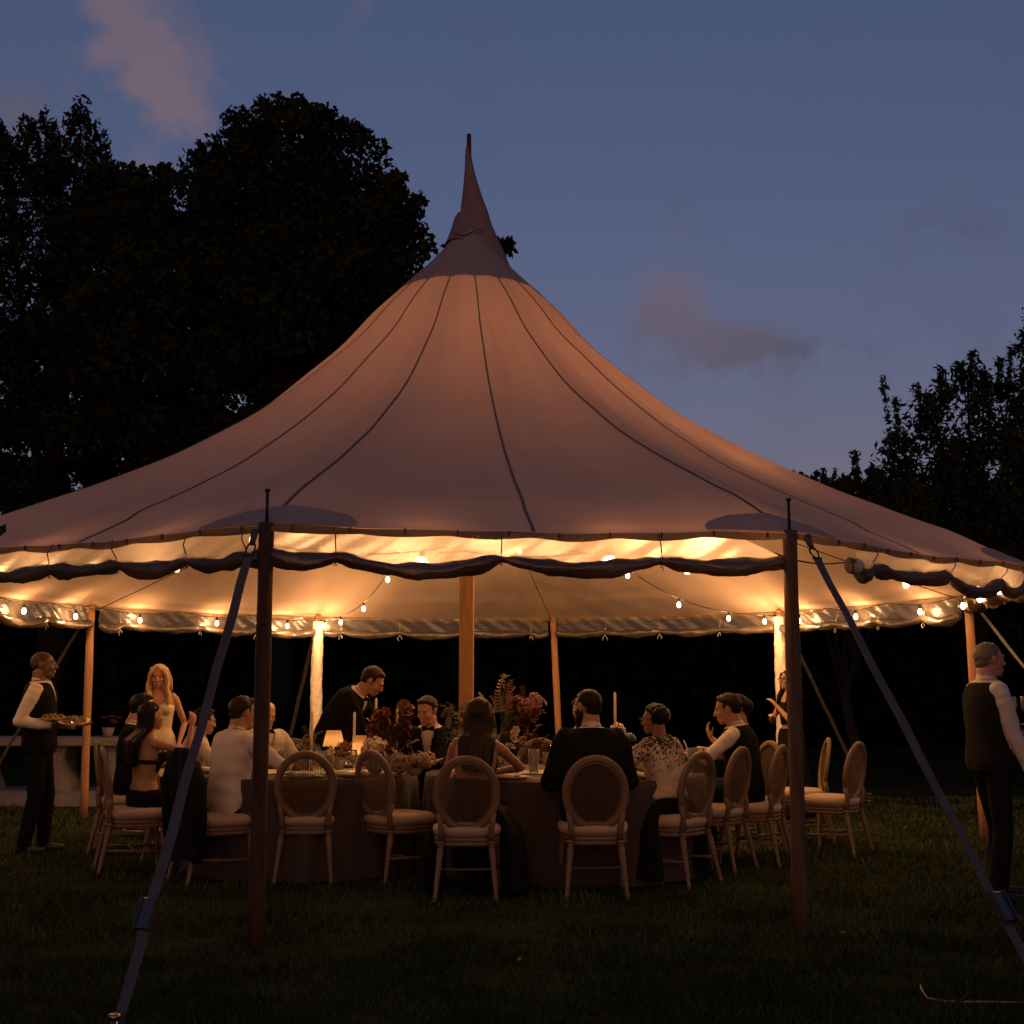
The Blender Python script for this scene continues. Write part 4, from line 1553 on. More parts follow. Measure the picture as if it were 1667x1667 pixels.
# a dish of garnished food on a stand
root = thing('serving_dish', 'wide dish of dark garnished food behind the patterned blouse', 'dish', (1.06, 10.62, TZ + .002))
MB().lathe([(.07, 0), (.07, .006), (.014, .02), (.014, .11), (.06, .13), (.19, .15), (.192, .156), (.06, .142), (.002, .142)], seg=30).build('dish_stand', plate_dark, root)
mb = MB()
for i in range(70):
    a, r_ = RNG.random() * 2 * PI, .16 * RNG.random() ** .5
    mb.ell((r_ * math.cos(a), r_ * math.sin(a), .16 + .03 * RNG.random()), (.028, .016, .012), Matrix.Rotation(RNG.random() * 6, 3, Vector(RNG.normal(size=3))), 6, 4)
mb.build('garnish', food_red, root)['kind'] = 'stuff'

# ------------------------------------------------------------------ people
def skin_mat(name, col):
    m = mat(name, col, rough=.5, var=.08, scale=12, spec=.35)
    m.node_tree.nodes['Principled BSDF'].inputs['Subsurface Weight'].default_value = .0
    return m


skin_fair = skin_mat('skin_fair', (.40, .215, .135))
skin_tan = skin_mat('skin_tan', (.33, .17, .10))
skin_brown = skin_mat('skin_brown', (.20, .105, .065))
skin_dark = skin_mat('skin_deep_brown', (.13, .07, .045))
hair_black = mat('hair_black', (.009, .007, .006), rough=.5, var=.5, scale=60, stretch=(1, 1, .15), bump=.4, bscale=90, spec=.12)
hair_shaved = mat('hair_shaved', (.055, .032, .022), rough=.7, var=.2, scale=60, spec=.2)
hair_brown = mat('hair_brown', (.026, .014, .008), rough=.5, var=.5, scale=60, stretch=(1, 1, .12), bump=.4, bscale=90, spec=.14)
hair_blonde = mat('hair_blonde', (.52, .34, .16), rough=.5, var=.3, scale=60, stretch=(1, 1, .12), bump=.4, bscale=90)
hair_grey = mat('hair_grey', (.13, .10, .075), rough=.6, var=.35, scale=70, bump=.3)
hair_white = mat('hair_white', (.62, .54, .44), rough=.6, var=.2, scale=70, bump=.3)
shirt_white = mat('shirt_cotton', (.54, .48, .41), rough=.85, var=.05, bump=.25, bscale=22)
suit_black = mat('suit_wool', (.008, .0075, .008), rough=.95, spec=.08, var=.3, bump=.15, bscale=60)
suit_char = mat('vest_charcoal', (.015, .014, .012), rough=.95, spec=.08, var=.3, bump=.15, bscale=60)
dress_black = mat('dress_black', (.008, .007, .0075), rough=.9, spec=.1, var=.3, bump=.15, bscale=40)
top_cream = mat('top_cream', (.62, .50, .34), rough=.8, var=.06, bump=.2, bscale=25)
shoe_black = mat('shoe_leather', (.015, .013, .012), rough=.35, var=.2)
eye_white = mat('eye_white', (.30, .26, .23), rough=.5, var=.02)
eye_dark = mat('eye_iris', (.02, .014, .01), rough=.15)
lip_m = mat('lip', (.30, .11, .09), rough=.45)


def pattern_mat():
    m = mat('patterned_blouse', (.52, .42, .31), rough=.8, var=.1, bump=.25, bscale=22)
    nt = m.node_tree
    p = nt.nodes['Principled BSDF']
    src = p.inputs['Base Color'].links[0].from_socket
    tc = nt.nodes['Texture Coordinate']
    vz = nt.nodes.new('ShaderNodeTexNoise')
    vz.inputs['Scale'].default_value = 34
    vz.inputs['Detail'].default_value = 1.5
    vz.inputs['Distortion'].default_value = 1.8
    nt.links.new(tc.outputs['Object'], vz.inputs['Vector'])
    sp = nt.nodes.new('ShaderNodeSeparateXYZ')
    nt.links.new(tc.outputs['Object'], sp.inputs[0])
    # the dark lace print is densest at the shoulders
    ma = nt.nodes.new('ShaderNodeMath')
    ma.operation = 'MULTIPLY_ADD'
    nt.links.new(sp.outputs[2], ma.inputs[0])
    ma.inputs[1].default_value = .95
    ma.inputs[2].default_value = -.86
    ad = nt.nodes.new('ShaderNodeMath')
    nt.links.new(ma.outputs[0], ad.inputs[0])
    nt.links.new(vz.outputs[0], ad.inputs[1])
    gt = nt.nodes.new('ShaderNodeMath')
    gt.operation = 'GREATER_THAN'
    nt.links.new(ad.outputs[0], gt.inputs[0])
    gt.inputs[1].default_value = .535
    mx = nt.nodes.new('ShaderNodeMixRGB')
    nt.links.new(gt.outputs[0], mx.inputs[0])
    nt.links.new(src, mx.inputs[1])
    mx.inputs[2].default_value = (.03, .022, .018, 1)
    nt.links.new(mx.outputs[0], p.inputs['Base Color'])
    return m


pattern_m = pattern_mat()

TORSO_M = [(-.14, .10, .085), (-.10, .155, .105), (-.03, .172, .118), (.05, .165, .114), (.14, .150, .106), (.24, .158, .112), (.33, .172, .118), (.41, .176, .112), (.46, .155, .096), (.495, .10, .078), (.53, .062, .064), (.60, .056, .060)]
TORSO_F = [(-.14, .10, .085), (-.10, .160, .108), (-.03, .176, .120), (.04, .162, .108), (.13, .126, .088), (.22, .136, .094), (.32, .152, .108), (.40, .150, .096), (.45, .130, .082), (.485, .085, .066), (.52, .050, .053), (.60, .046, .050)]


def fold(amp, seed):
    r = np.random.default_rng(seed)
    ks = r.normal(size=(7, 3)) * V(22, 22, 24)
    ph = r.uniform(0, 6, 7)

    def fn(co, no):
        d = sum(np.sin(co @ k + p) for k, p in zip(ks, ph)) / 3.2
        d = np.sign(d) * np.abs(d) ** 1.4
        return co + no * (amp * d)[:, None]
    return fn


class Body:
    pass


def ik(S, T, a, b, hint):
    S, T = V(*S), V(*T)
    d = T - S
    L = np.linalg.norm(d)
    L = min(L, (a + b) * .995)
    u = nrm(d)
    x = (a * a - b * b + L * L) / (2 * L)
    h = math.sqrt(max(a * a - x * x, 0))
    hv = V(*hint)
    hv = nrm(hv - u * (hv @ u))
    return S + u * x + hv * h, S + u * L


def person(label, pos, yaw, female=False, sit=None, k=1.0, lean=0.0, side=0.0, turn=0.0, head=(0, 0, 0), hands=None, elbows=None, hand_dir=None, curl=.5,
           skin=skin_fair, hair='short', hairm=hair_black, wear=(), seed=1, voxel=.0085, stance=None, beard=None, glasses=False, eyes=True):
    """hands: local targets for the two wrists (first: the person's own left, -x); yaw 0 looks along +y"""
    rt = thing('person', label, 'person', (pos[0], pos[1], 0), D2R(yaw), 'waiters and guests in the tent')
    B = Body()
    prof = TORSO_F if female else TORSO_M
    pz = (.945 * k) if sit is None else sit + .095 * k
    P0 = V(0, 0, pz)
    lean_r, side_r, turn_r = D2R(lean), D2R(side), D2R(turn)

    def frame(s):
        """centre and axes of the torso at height s above the pelvis"""
        n = 14
        p = P0.copy()
        hs = s / n
        for i in range(n):
            u = (i + .5) / n * s
            f = min(max((u + .04) / .34, 0), 1)
            a, b = lean_r * f, side_r * f
            p = p + hs * k * V(math.sin(b), math.sin(a) * math.cos(b), math.cos(a) * math.cos(b))
        f = min(max((s + .04) / .34, 0), 1)
        a, b, t = lean_r * f, side_r * f, turn_r * f
        upv = V(math.sin(b), math.sin(a) * math.cos(b), math.cos(a) * math.cos(b))
        fw = V(0, math.cos(a), -math.sin(a))
        fw = nrm(fw - upv * (fw @ upv))
        rt_ = np.cross(fw, upv)
        fw2 = fw * math.cos(t) - rt_ * math.sin(t) * -1
        fw2 = nrm(fw * math.cos(t) + rt_ * math.sin(t))
        rt2 = np.cross(fw2, upv)
        return p, rt2, fw2, upv

    def torso(mb, s0, s1, inf=0.0, flare=0.0):
        ss = sorted(set([s0, s1] + [q[0] for q in prof if s0 < q[0] < s1]))
        rings = []
        S_ = [q[0] for q in prof]
        for s in ss:
            rx = np.interp(s, S_, [q[1] for q in prof]) * k + inf
            ry = np.interp(s, S_, [q[2] for q in prof]) * k + inf
            if flare:
                rx += flare * max(0, (.1 - s))
                ry += flare * max(0, (.1 - s))
            p, r_, f_, u_ = frame(s)
            th = np.linspace(0, 2 * PI, 26, endpoint=False)
            c, sn = np.cos(th), np.sin(th)
            e = 2 / 2.4
            rings.append(p + (rx * np.sign(c) * np.abs(c) ** e)[:, None] * r_ + (ry * np.sign(sn) * np.abs(sn) ** e)[:, None] * f_)
        mb.rings(rings)

    shw = (.155 if female else .185) * k
    ua, fa = .285 * k, .25 * k
    p, r_, f_, u_ = frame(.435)
    B.sh = [p - r_ * shw, p + r_ * shw]
    if hands is None:
        hands = ((-.26, .1, pz - .12), (.26, .1, pz - .12))
    if elbows is None:
        elbows = ((-.6, -.5, -.6), (.6, -.5, -.6))
    B.el, B.wr = [], []
    for i in (0, 1):
        e, w = ik(B.sh[i], hands[i], ua, fa, elbows[i])
        B.el.append(e)
        B.wr.append(w)
    hipw = .088 * k
    th_, sh_ = (.43 * k, .42 * k) if sit is not None else (.412 * k, .393 * k)
    if sit is None:
        st = stance or ((-.10, .02), (.10, -.02))
        B.hip = [P0 + V(-hipw, 0, -.06 * k), P0 + V(hipw, 0, -.06 * k)]
        B.an = [V(st[0][0], st[0][1], .085), V(st[1][0], st[1][1], .085)]
        B.kn = []
        for i in (0, 1):
            kn, an = ik(B.hip[i], B.an[i], th_, sh_, (0, 1, 0))
            B.kn.append(kn)
            B.an[i] = an
        toe = [V(a[0] * .1 + (-.25 if i == 0 else .25) * .12, 1, 0) for i, a in enumerate(B.an)]
    else:
        B.hip = [P0 + V(-hipw, .03, -.02 * k), P0 + V(hipw, .03, -.02 * k)]
        B.kn = [V(-.12, .03 + th_, sit + .055), V(.12, .03 + th_, sit + .055)]
        st = stance or ((-.12, th_ - .0), (.12, th_ - .10))
        B.an = [V(st[0][0], st[0][1], .085), V(st[1][0], st[1][1], .085)]
        toe = [V(-.1, 1, 0), V(.1, 1, 0)]
    fl = .82 if female else 1.0

    def arm(mb, i, inf=0.0, t1=1.0, wide=0.0):
        S_, E_, W_ = B.sh[i], B.el[i], B.wr[i]
        mb.capsule(S_ - (S_ - p) * .12, S_ + (E_ - S_) * .25, .058 * k * fl + inf, .050 * k * fl + inf)
        mb.capsule(S_ + (E_ - S_) * .1, E_, .050 * k * fl + inf, .039 * k * fl + inf + wide * .5)
        if t1 > 0:
            q = E_ + (W_ - E_) * t1
            mb.capsule(E_, E_ + (q - E_) * .35, .039 * k * fl + inf + wide * .5, .040 * k * fl + inf + wide * .7)
            mb.capsule(E_ + (q - E_) * .35, q, .040 * k * fl + inf + wide * .7, (.040 - .013 * t1) * k * fl + inf + wide)

    def legs(mb, inf=0.0, cuff=0.0):
        for i in (0, 1):
            mb.capsule(B.hip[i], B.kn[i], .088 * k + inf, .058 * k + inf)
            m_ = B.kn[i] + (B.an[i] - B.kn[i]) * .3
            mb.capsule(B.kn[i], m_, .056 * k + inf, .056 * k + inf + cuff * .4)
            mb.capsule(m_, B.an[i], .056 * k + inf + cuff * .4, .038 * k + inf + cuff)

    # head
    np_, nr_, nf_, nu_ = frame(.56)
    hy, hp, hr = D2R(head[0]), D2R(head[1]), D2R(head[2])
    base_f = nrm(V(nf_[0], nf_[1], nf_[2] * .35))
    base_u = nrm(V(0, 0, 1) * .75 + nu_ * .25)
    base_u = nrm(base_u - base_f * (base_u @ base_f))
    base_r = np.cross(base_f, base_u)
    f1 = base_f * math.cos(hy) + base_r * math.sin(hy)
    r1 = np.cross(f1, base_u)
    f2 = f1 * math.cos(hp) - base_u * math.sin(hp)
    u2 = np.cross(r1, f2)
    r3 = r1 * math.cos(hr) + u2 * math.sin(hr)
    u3 = np.cross(r3, f2)
    H = np.stack([r3, f2, u3], 1)
    hs = k * (.96 if female else 1.0)
    neck = frame(.545)[0]
    hc = neck + u3 * .118 * hs + f2 * .022 * hs
    L = lambda x, y, z: hc + H @ (V(x, y, z) * hs)
    Rv = lambda *a: V(*a) * hs
    mb = MB()
    torso(mb, -.14, .60)
    if female:
        bp, br, bf, bu = frame(.32)
        for i in (-1, 1):
            mb.ell(bp + br * i * .07 * k + bf * .085 * k, (.062 * k, .055 * k, .06 * k), np.stack([br, bf, bu], 1))
    mb.capsule(frame(.50)[0], hc - u3 * .03 * hs - f2 * .02 * hs, .060 * k * fl, .053 * k * fl)
    mb.ell(L(0, -.012, .022), Rv(.075, .096, .084), H)
    mb.ell(L(0, .030, -.030), Rv(.062, .070, .080), H)
    mb.ell(L(0, .045, -.085), Rv(.044 if female else .050, .046, .034), H)
    mb.ell(L(0, .082, -.100), Rv(.020, .018, .018), H)
    mb.capsule(L(0, .098, .006), L(0, .117, -.028), .0085 * hs, .0125 * hs, 10)
    mb.ell(L(0, .112, -.034), Rv(.017, .013, .009), H, 10, 6)
    mb.capsule(L(-.036, .083, .022), L(.036, .083, .022), .011 * hs, .011 * hs, 10)
    for i in (-1, 1):
        mb.ell(L(i * .040, .070, -.030), Rv(.022, .022, .020), H, 10, 6)
        mb.ell(L(i * .077, -.008, -.012), Rv(.009, .021, .033), H, 12, 8)
        mb.ell(L(i * .083, -.016, .000), Rv(.006, .014, .020), H, 10, 6)
    mb.ell(L(0, .098, -.066), Rv(.022, .010, .006), H, 10, 6)
    mb.ell(L(0, .096, -.077), Rv(.019, .010, .007), H, 10, 6)
    for i in (0, 1):
        arm(mb, i)
    legs(mb)
    for i in (0, 1):
        a = B.an[i]
        t = nrm(toe[i])
        mb.capsule(a + V(0, 0, -.035) - t * .03, a + V(0, 0, -.055) + t * .14, .034 * k, .026 * k)
    # hands: palm, four fingers of their own lengths bent at the knuckles, thumb from the side
    for i in (0, 1):
        W_, E_ = B.wr[i], B.el[i]
        d = nrm(W_ - E_) if not hand_dir or hand_dir[i] is None else nrm(V(*hand_dir[i][0]))
        nrmv = V(0, 0, -1) if not hand_dir or hand_dir[i] is None else V(*hand_dir[i][1])
        if abs(nrmv @ d) > .9:
            nrmv = V(0, 1, 0) * (1 if i else 1) + V(-.6 if i else .6, 0, 0)
        pn = nrm(nrmv - d * (nrmv @ d))
        w = np.cross(d, pn) * (1 if i == 1 else -1)      # towards the thumb
        hk = k * (.92 if female else 1.0)
        M = np.stack([w, d, pn], 1)
        mb.capsule(W_ - d * .02, W_ + d * .03, .026 * k * fl, .026 * hk)
        mb.ell(W_ + d * .055 * hk, V(.040, .052, .015) * hk, M, 14, 8)
        for j, ln in enumerate((.070, .080, .074, .058)):
            o = (1.5 - j) * .0205
            b = W_ + (d * .092 + w * o) * hk
            c1 = curl * (.55 + .12 * j)
            d1 = d * math.cos(c1) + pn * math.sin(c1)
            q = b + d1 * ln * .5 * hk
            c2 = c1 + curl * .9
            d2 = d * math.cos(c2) + pn * math.sin(c2)
            mb.capsule(b - d * .02 * hk, q, .0090 * hk, .0082 * hk, 8)
            mb.capsule(q, q + d2 * ln * .5 * hk, .0082 * hk, .0068 * hk, 8)
        b = W_ + (d * .025 + w * .030) * hk
        t1 = nrm(w * .75 + d * .7 + pn * (.2 + .3 * curl))
        q = b + t1 * .045 * hk
        mb.capsule(b, q, .0125 * hk, .0098 * hk, 8)
        mb.capsule(q, q + nrm(t1 + d * .6 + pn * .4 * curl) * .034 * hk, .0098 * hk, .0075 * hk, 8)
    mb.remesh('body', skin, rt, voxel, 3, .5)
    # eyes, brows
    if eyes:
        for i in (-1, 1):
            q = MB().ell(L(i * .031, .0775, .002), Rv(.0130, .0120, .0080), H, 10, 8)
            e = q.build('eye', eye_white, rt)
            MB().ell(L(i * .031, .0868, .001), Rv(.0062, .0040, .0060), H, 8, 6).build('iris', eye_dark, e)
            MB().capsule(L(i * .016, .094, .021), L(i * .048, .082, .023), .0042 * hs, .003 * hs, 6).build('eyebrow', hair_brown if hairm is hair_blonde else hairm, rt)
        MB().ell(L(0, .104, -.071), Rv(.021, .0065, .0062), H, 10, 6).build('mouth', lip_m, rt)
    if glasses:
        q = MB()
        for i in (-1, 1):
            q.tube([L(i * .034 + .024 * math.cos(a), .106, .0 + .020 * math.sin(a)) for a in np.linspace(0, 2 * PI, 17)], .0028, 5, cap=False)
            q.tube([L(i * .058, .103, .006), L(i * .082, .01, .004), L(i * .084, -.02, -.008)], .0024, 5)
        q.tube([L(-.011, .107, .004), L(.011, .107, .004)], .0024, 5)
        q.build('glasses', black_metal, rt)
    # hair
    rs = np.random.default_rng(seed)

    def hair_cap(mb, grow=.010, front=.060, slope=.80, nape=-.085, keep_back=False):
        def fn(pp):
            # pp in head-local metres (unscaled); push what lies below the hairline inside the skull
            y, z = pp[:, 1], pp[:, 2]
            line = front + (y - .085) * slope
            line = np.maximum(line, nape)
            b = np.clip((line - z + .010) / .030, 0, 1)
            b = b * b * (3 - 2 * b)
            if keep_back:
                b = b * np.clip((y + .03) / .03, 0, 1)
            out = pp * (1 - .22 * b)[:, None]
            out[:, 1] = np.where(y > 0, out[:, 1] * .93, out[:, 1])
            return out
        mb.ell(L(0, -.014, .020), (1, 1, 1), H, 40, 26, fn=lambda q: fn(q * V(.078 + grow, .098 + grow, .085 + grow)) * hs)

    hm = MB()
    if hair == 'bald':
        hm.ell(L(0, -.014, .018), (1, 1, 1), H, 40, 26, fn=lambda q: (lambda pp: np.where((pp[:, 2:3] < .052 + (pp[:, 1:2] - .085) * .85) , pp * .8, pp))(q * V(.0775, .0985, .0865)) * hs)
        hm.build('hair', hairm, rt)
    elif hair in ('short', 'crop', 'thin'):
        gcap = {'short': .012, 'crop': .005, 'thin': .004}[hair]
        hair_cap(hm, gcap, .066 if hair != 'thin' else .085, .85)
        if hair == 'short':
            hm.ell(L(.008, .028, .088), Rv(.056, .046, .022), H, 16, 8)
        if hair != 'thin':
            e_ = .003 if hair == 'crop' else .008
            hm.ell(L(0, -.056, -.018), Rv(.058 + e_, .046 + e_, .062), H, 18, 12)
            for i in (-1, 1):
                hm.ell(L(i * .065, -.006, .020), Rv(.009 + e_ * .7, .034, .036), H, 14, 10)
        kx = rs.normal(size=(6, 3)) * 130
        hm.build('hair', hairm, rt, fn=lambda co, no: co + no * (.0022 * sum(np.sin(co @ q) for q in kx) / 2)[:, None])
    elif hair in ('long', 'straight', 'bob', 'updo'):
        hair_cap(hm, .016, .070, .62 if hair != 'updo' else .8, -.10, hair != 'updo')
        if hair == 'updo':
            hm.ell(L(0, -.115, -.005), Rv(.055, .045, .062), H, 18, 12)
            hm.ell(L(0, -.09, -.055), Rv(.055, .03, .05), H, 18, 12)
        ln = {'long': .50, 'straight': .33, 'bob': .12, 'updo': 0}[hair]
        if ln:
            cpts = []
            back = -f2
            bp, br, bf, bu = frame(.44)
            n = 15
            top = L(0, -.040, .080)
            for i in range(n):
                t = i / (n - 1)
                drop = t * ln * k
                q = top + V(0, 0, -1) * drop + back * (.028 * min(1, t * 2.5)) * hs
                # keep behind the shoulders
                rel = (q - bp) @ bf
                lim = -(.112 if not female else .100) * k - .034
                if q[2] < B.sh[0][2] + .10 * k:
                    if rel > lim:
                        q = q + bf * (lim - rel) * min(1.0, (B.sh[0][2] + .10 * k - q[2]) / .07)
                cpts.append(q)
            rings = []
            for i, q in enumerate(cpts):
                t = i / (n - 1)
                rx = (.080 + .048 * math.sin(min(t * 1.6, 1) * PI / 2) - .06 * max(0, t - .75) * 2) * hs
                ry = (.078 - .042 * min(1, t * 2)) * hs * (1 - .45 * max(0, t - .7) / .3)
                th = np.linspace(0, 2 * PI, 48, endpoint=False)
                g_ = 1 + .07 * np.sin(th * 9 + t * 2 + seed) + .05 * np.sin(th * 17 - t * 3)
                w_ = nrm(r3 * (1 - t) + br * t)
                b_ = nrm(np.cross(V(0, 0, 1), w_))
                rings.append(q + (rx * np.cos(th) * g_)[:, None] * w_ + (ry * np.sin(th) * g_)[:, None] * b_)
            hm.rings(rings)
        if hair == 'straight':
            # two curtains of hair either side of the face, down the chest
            for i in (-1, 1):
                bp, br, bf, bu = frame(.36)
                pts = [L(i * .045, .062, .078), L(i * .078, .052, .03), L(i * .086, .035, -.05), L(i * .084, .035, -.13), bp + br * i * .095 * k + bf * .085 * k + V(0, 0, .10), bp + br * i * .09 * k + bf * .125 * k + V(0, 0, .0)]
                hm.tube(pts, [.014, .024, .028, .030, .030, .014], 12, flat=.75)
        kx = rs.normal(size=(6, 3)) * V(120, 120, 18)
        hm.build('hair', hairm, rt, fn=lambda co, no: co + no * (.003 * sum(np.sin(co @ q) for q in kx) / 2)[:, None])
    if beard is not None:
        q = MB()
        q.ell(L(0, .050, -.092), Rv(.058, .056, .058), H, 18, 12)
        for i in (-1, 1):
            q.ell(L(i * .060, .022, -.055), Rv(.016, .034, .045), H, 12, 8)
        q.ell(L(0, .075, -.135), Rv(.036, .034, .036), H, 14, 8)
        kx = rs.normal(size=(6, 3)) * 150
        q.build('beard', beard, rt, fn=lambda co, no: co + no * (.003 * sum(np.sin(co @ z_) for z_ in kx) / 2)[:, None])
    # clothes
    cp, cr, cf, cu = frame(.30)

    def vcut(depth=.26, width=.075, top=.56):
        """opening at the chest: a V that widens towards the neck"""
        b0 = frame(top - depth - .30 + .30)[0]

        def fn(co):
            loc = (co - frame(.30)[0])
            x, y, z = loc @ cr, loc @ cf, loc @ cu
            zb = (top - .30 - depth) * k
            return (y > .02) & (z > zb) & (np.abs(x) < width * (z - zb) / (depth * k) + .004)
        return fn

    def neckcut(co):
        loc = co - frame(.495)[0]
        return (loc @ frame(.495)[3]) > .02 * k

    for w in wear:
        kind, m = w[0], w[1]
        o = w[2] if len(w) > 2 else {}
        q = MB()
        if kind == 'shirt':
            torso(q, o.get('low', -.10), .515, .012 + o.get('loose', 0))
            for i in (0, 1):
                arm(q, i, .013 + o.get('loose', 0) * .7, o.get('sleeve', .97), o.get('wide', 0))
            q.remesh('shirt', m, rt, .0105, 4, .5, fn=fold((.001 if any(z[0] == 'jacket' for z in wear) else .0055) + o.get('loose', 0) * .2, seed + 3), cut=neckcut)
            if o.get('collar', True):
                c0, cR, cF, cU = frame(.515)
                th = np.linspace(0, 2 * PI, 30, endpoint=False)
                e0 = [c0 + cR * (math.cos(a) * (.072 if not female else .06) * k) + cF * (math.sin(a) * .070 * k) + cU * (-.012 - .012 * math.sin(a)) * k for a in th]
                e1 = [c0 + cR * (math.cos(a) * (.064 if not female else .054) * k) + cF * (math.sin(a) * .064 * k) + cU * (.024 - .016 * math.sin(a)) * k for a in th]
                e2 = [c0 + cR * (math.cos(a) * .060 * k) + cF * (math.sin(a) * .060 * k) + cU * (.016 - .016 * math.sin(a)) * k for a in th]
                MB().rings([np.array(e0), np.array(e1), np.array(e2)], cap=False).build('collar', m, rt)
        elif kind == 'vest':
            torso(q, -.10, .50, .024)
            q.remesh('vest', m, rt, .0105, 4, .5, fn=fold(.002, seed + 5), cut=lambda co: vcut()(co) | neckcut(co))
        elif kind == 'jacket':
            torso(q, -.17, .505, .030 + o.get('inf', 0), .12 if sit is None else 0)
            for i in (0, 1):
                arm(q, i, .020 + o.get('inf', 0) * .5, .90, .004)
            q.remesh('jacket', m, rt, .0115, 4, .5, fn=fold(.005, seed + 6), cut=lambda co: vcut(.30, .062)(co) | neckcut(co))
        elif kind == 'trousers':
            torso(q, -.14, o.get('top', .10), .016)
            legs(q, .012, .012)
            q.remesh('trousers', m, rt, .0125, 4, .5, fn=fold(.004, seed + 7))
        elif kind == 'skirt':
            torso(q, -.14, o.get('top', .10), .012)
            if sit is None:
                torso(q, -.14, .05, .014)
                th = np.linspace(0, 2 * PI, 40, endpoint=False)
                rings = []
                for t in np.linspace(0, 1, 8):
                    rr = (.17 + .10 * t) * (1 + .05 * np.sin(th * 9) * t)
                    rings.append(np.stack([rr * np.cos(th), rr * .8 * np.sin(th), np.full(40, (pz - .05) * (1 - t) + .06 * t)], 1))
                q.rings(rings)
            else:
                for i in (0, 1):
                    q.capsule(B.hip[i], B.kn[i], .10 * k, .085 * k)
                    q.capsule(B.kn[i], B.an[i] + V(0, 0, .10), .085 * k, .10 * k)
                q.capsule(B.hip[0] * .5 + B.hip[1] * .5, B.kn[0] * .5 + B.kn[1] * .5, .09 * k, .08 * k)
                q.capsule((B.kn[0] + B.kn[1]) / 2, (B.an[0] + B.an[1]) / 2 + V(0, 0, .05), .08 * k, .12 * k)
            if o.get('full'):
                # fabric spilling over both sides of the seat
                for i in (-1, 1):
                    rings = []
                    for t in np.linspace(0, 1, 9):
                        th = np.linspace(0, 2 * PI, 22, endpoint=False)
                        z = (sit + .10) * (1 - t) + .05 * t
                        w_ = .05 + .04 * t
                        d_ = .16 + .10 * t
                        cxx = i * (.17 + .09 * min(1, t * 3) + o['full'] * .12 * t)
                        rings.append(np.stack([cxx + w_ * np.cos(th) * (1 + .15 * np.sin(th * 3 + t * 3)), .06 + d_ * np.sin(th), np.full(22, z) + .01 * np.sin(th * 4)], 1))
                    q.rings(rings)
            q.remesh('skirt', m, rt, .014, 4, .5, fn=fold(.006, seed + 8))
        elif kind == 'bodice':
            torso(q, o.get('low', -.05), o.get('top', .36), .010)
            bp, br, bf, bu = frame(.32)
            for i in (-1, 1):
                q.ell(bp + br * i * .07 * k + bf * .088 * k, (.066 * k, .058 * k, .063 * k), np.stack([br, bf, bu], 1))
            cut = None
            if o.get('backless'):
                z0 = o['backless']
                cut = lambda co: (((co - cp) @ cf) < .03) & (((co - cp) @ cu) > (z0 - .30) * k)
            q.remesh('bodice', m, rt, .010, 4, .5, fn=fold(.002, seed + 9), cut=cut)
            if o.get('band'):
                q = MB()
                torso(q, o['band'] - .016, o['band'] + .016, .010)
                q.build('back_band', m, rt)
            for i in (-1, 1):
                if o.get('straps'):
                    pts = []
                    for s_, yy in ((o.get('band', .30), -1), (.40, -1), (.468, -.55), (.475, .3), (.40, 1.0), (.34, 1.05)):
                        c, a_, b_, u_2 = frame(s_)
                        ry = np.interp(s_, [z[0] for z in prof], [z[2] for z in prof]) * k + .006
                        pts.append(c + a_ * i * .075 * k + b_ * yy * ry)
                    MB().tube(pts, .004, 6).build('strap', m, rt)
        elif kind == 'bow_tie':
            c = frame(.495)
            b = c[0] + c[2] * .082 * k + c[3] * .006
            for i in (-1, 1):
                q.rings([b + c[1] * i * x + np.array([c[3] * h + c[2] * d_, -c[3] * h + c[2] * d_, -c[3] * h - c[2] * d_, c[3] * h - c[2] * d_]) for x, h, d_ in ((.004, .009, .008), (.03, .022, .010), (.055, .026, .007))])
            q.ell(b, .012, None, 10, 6)
            q.build('bow_tie', m, rt)
        elif kind == 'shoes':
            for i in (0, 1):
                a, t = B.an[i], nrm(toe[i])
                q = MB()
                q.capsule(a + V(0, 0, -.045) - t * .04, a + V(0, 0, -.055) + t * .155, .040 * k, .033 * k)
                q.capsule(a, a + V(0, 0, -.03), .046 * k, .046 * k)
                q.remesh('shoe', m, rt, .011, 3, .5)
        elif kind == 'braces':
            for i in (-1, 1):
                pts = []
                for s_, yy in ((.05, -1), (.22, -1), (.36, -1), (.45, -.8), (.48, -.1), (.44, .8), (.3, 1), (.05, 1)):
                    c, a_, b_, u_2 = frame(s_)
                    ry = np.interp(s_, [z[0] for z in prof], [z[2] for z in prof]) * k + .018
                    pts.append(c + a_ * i * (.045 if (yy < 0 and s_ < .3) else .085) * k + b_ * yy * ry)
                MB().tube(pts, .011, 8, flat=.35).build('brace', m, rt)
        elif kind == 'hair_clip':
            for j in range(o.get('n', 5)):
                a = (j - 2) * .28
                q.tube([L(.02 + .012 * j - .02, -.112 - .006 * math.cos(a), .055 - .012 * j), L(.03 + .012 * j - .02, -.128, .05 - .010 * j), L(.045 + .006 * j - .02, -.112, .030 - .012 * j)], .004, 5)
            q.tube([L(-.01, -.118, .058), L(.02, -.132, .04), L(.045, -.118, .0)], .005, 6)
            q.build('hair_clip', m, rt)
    B.root, B.L, B.H, B.frame = rt, L, H, frame
    return B


S = .485
TUX = [('shirt', shirt_white, {'low': .0}), ('jacket', suit_black), ('trousers', suit_black), ('bow_tie', suit_black), ('shoes', shoe_black)]
VEST = [('shirt', shirt_white, {'low': .0}), ('vest', suit_black), ('trousers', suit_black), ('shoes', shoe_black)]

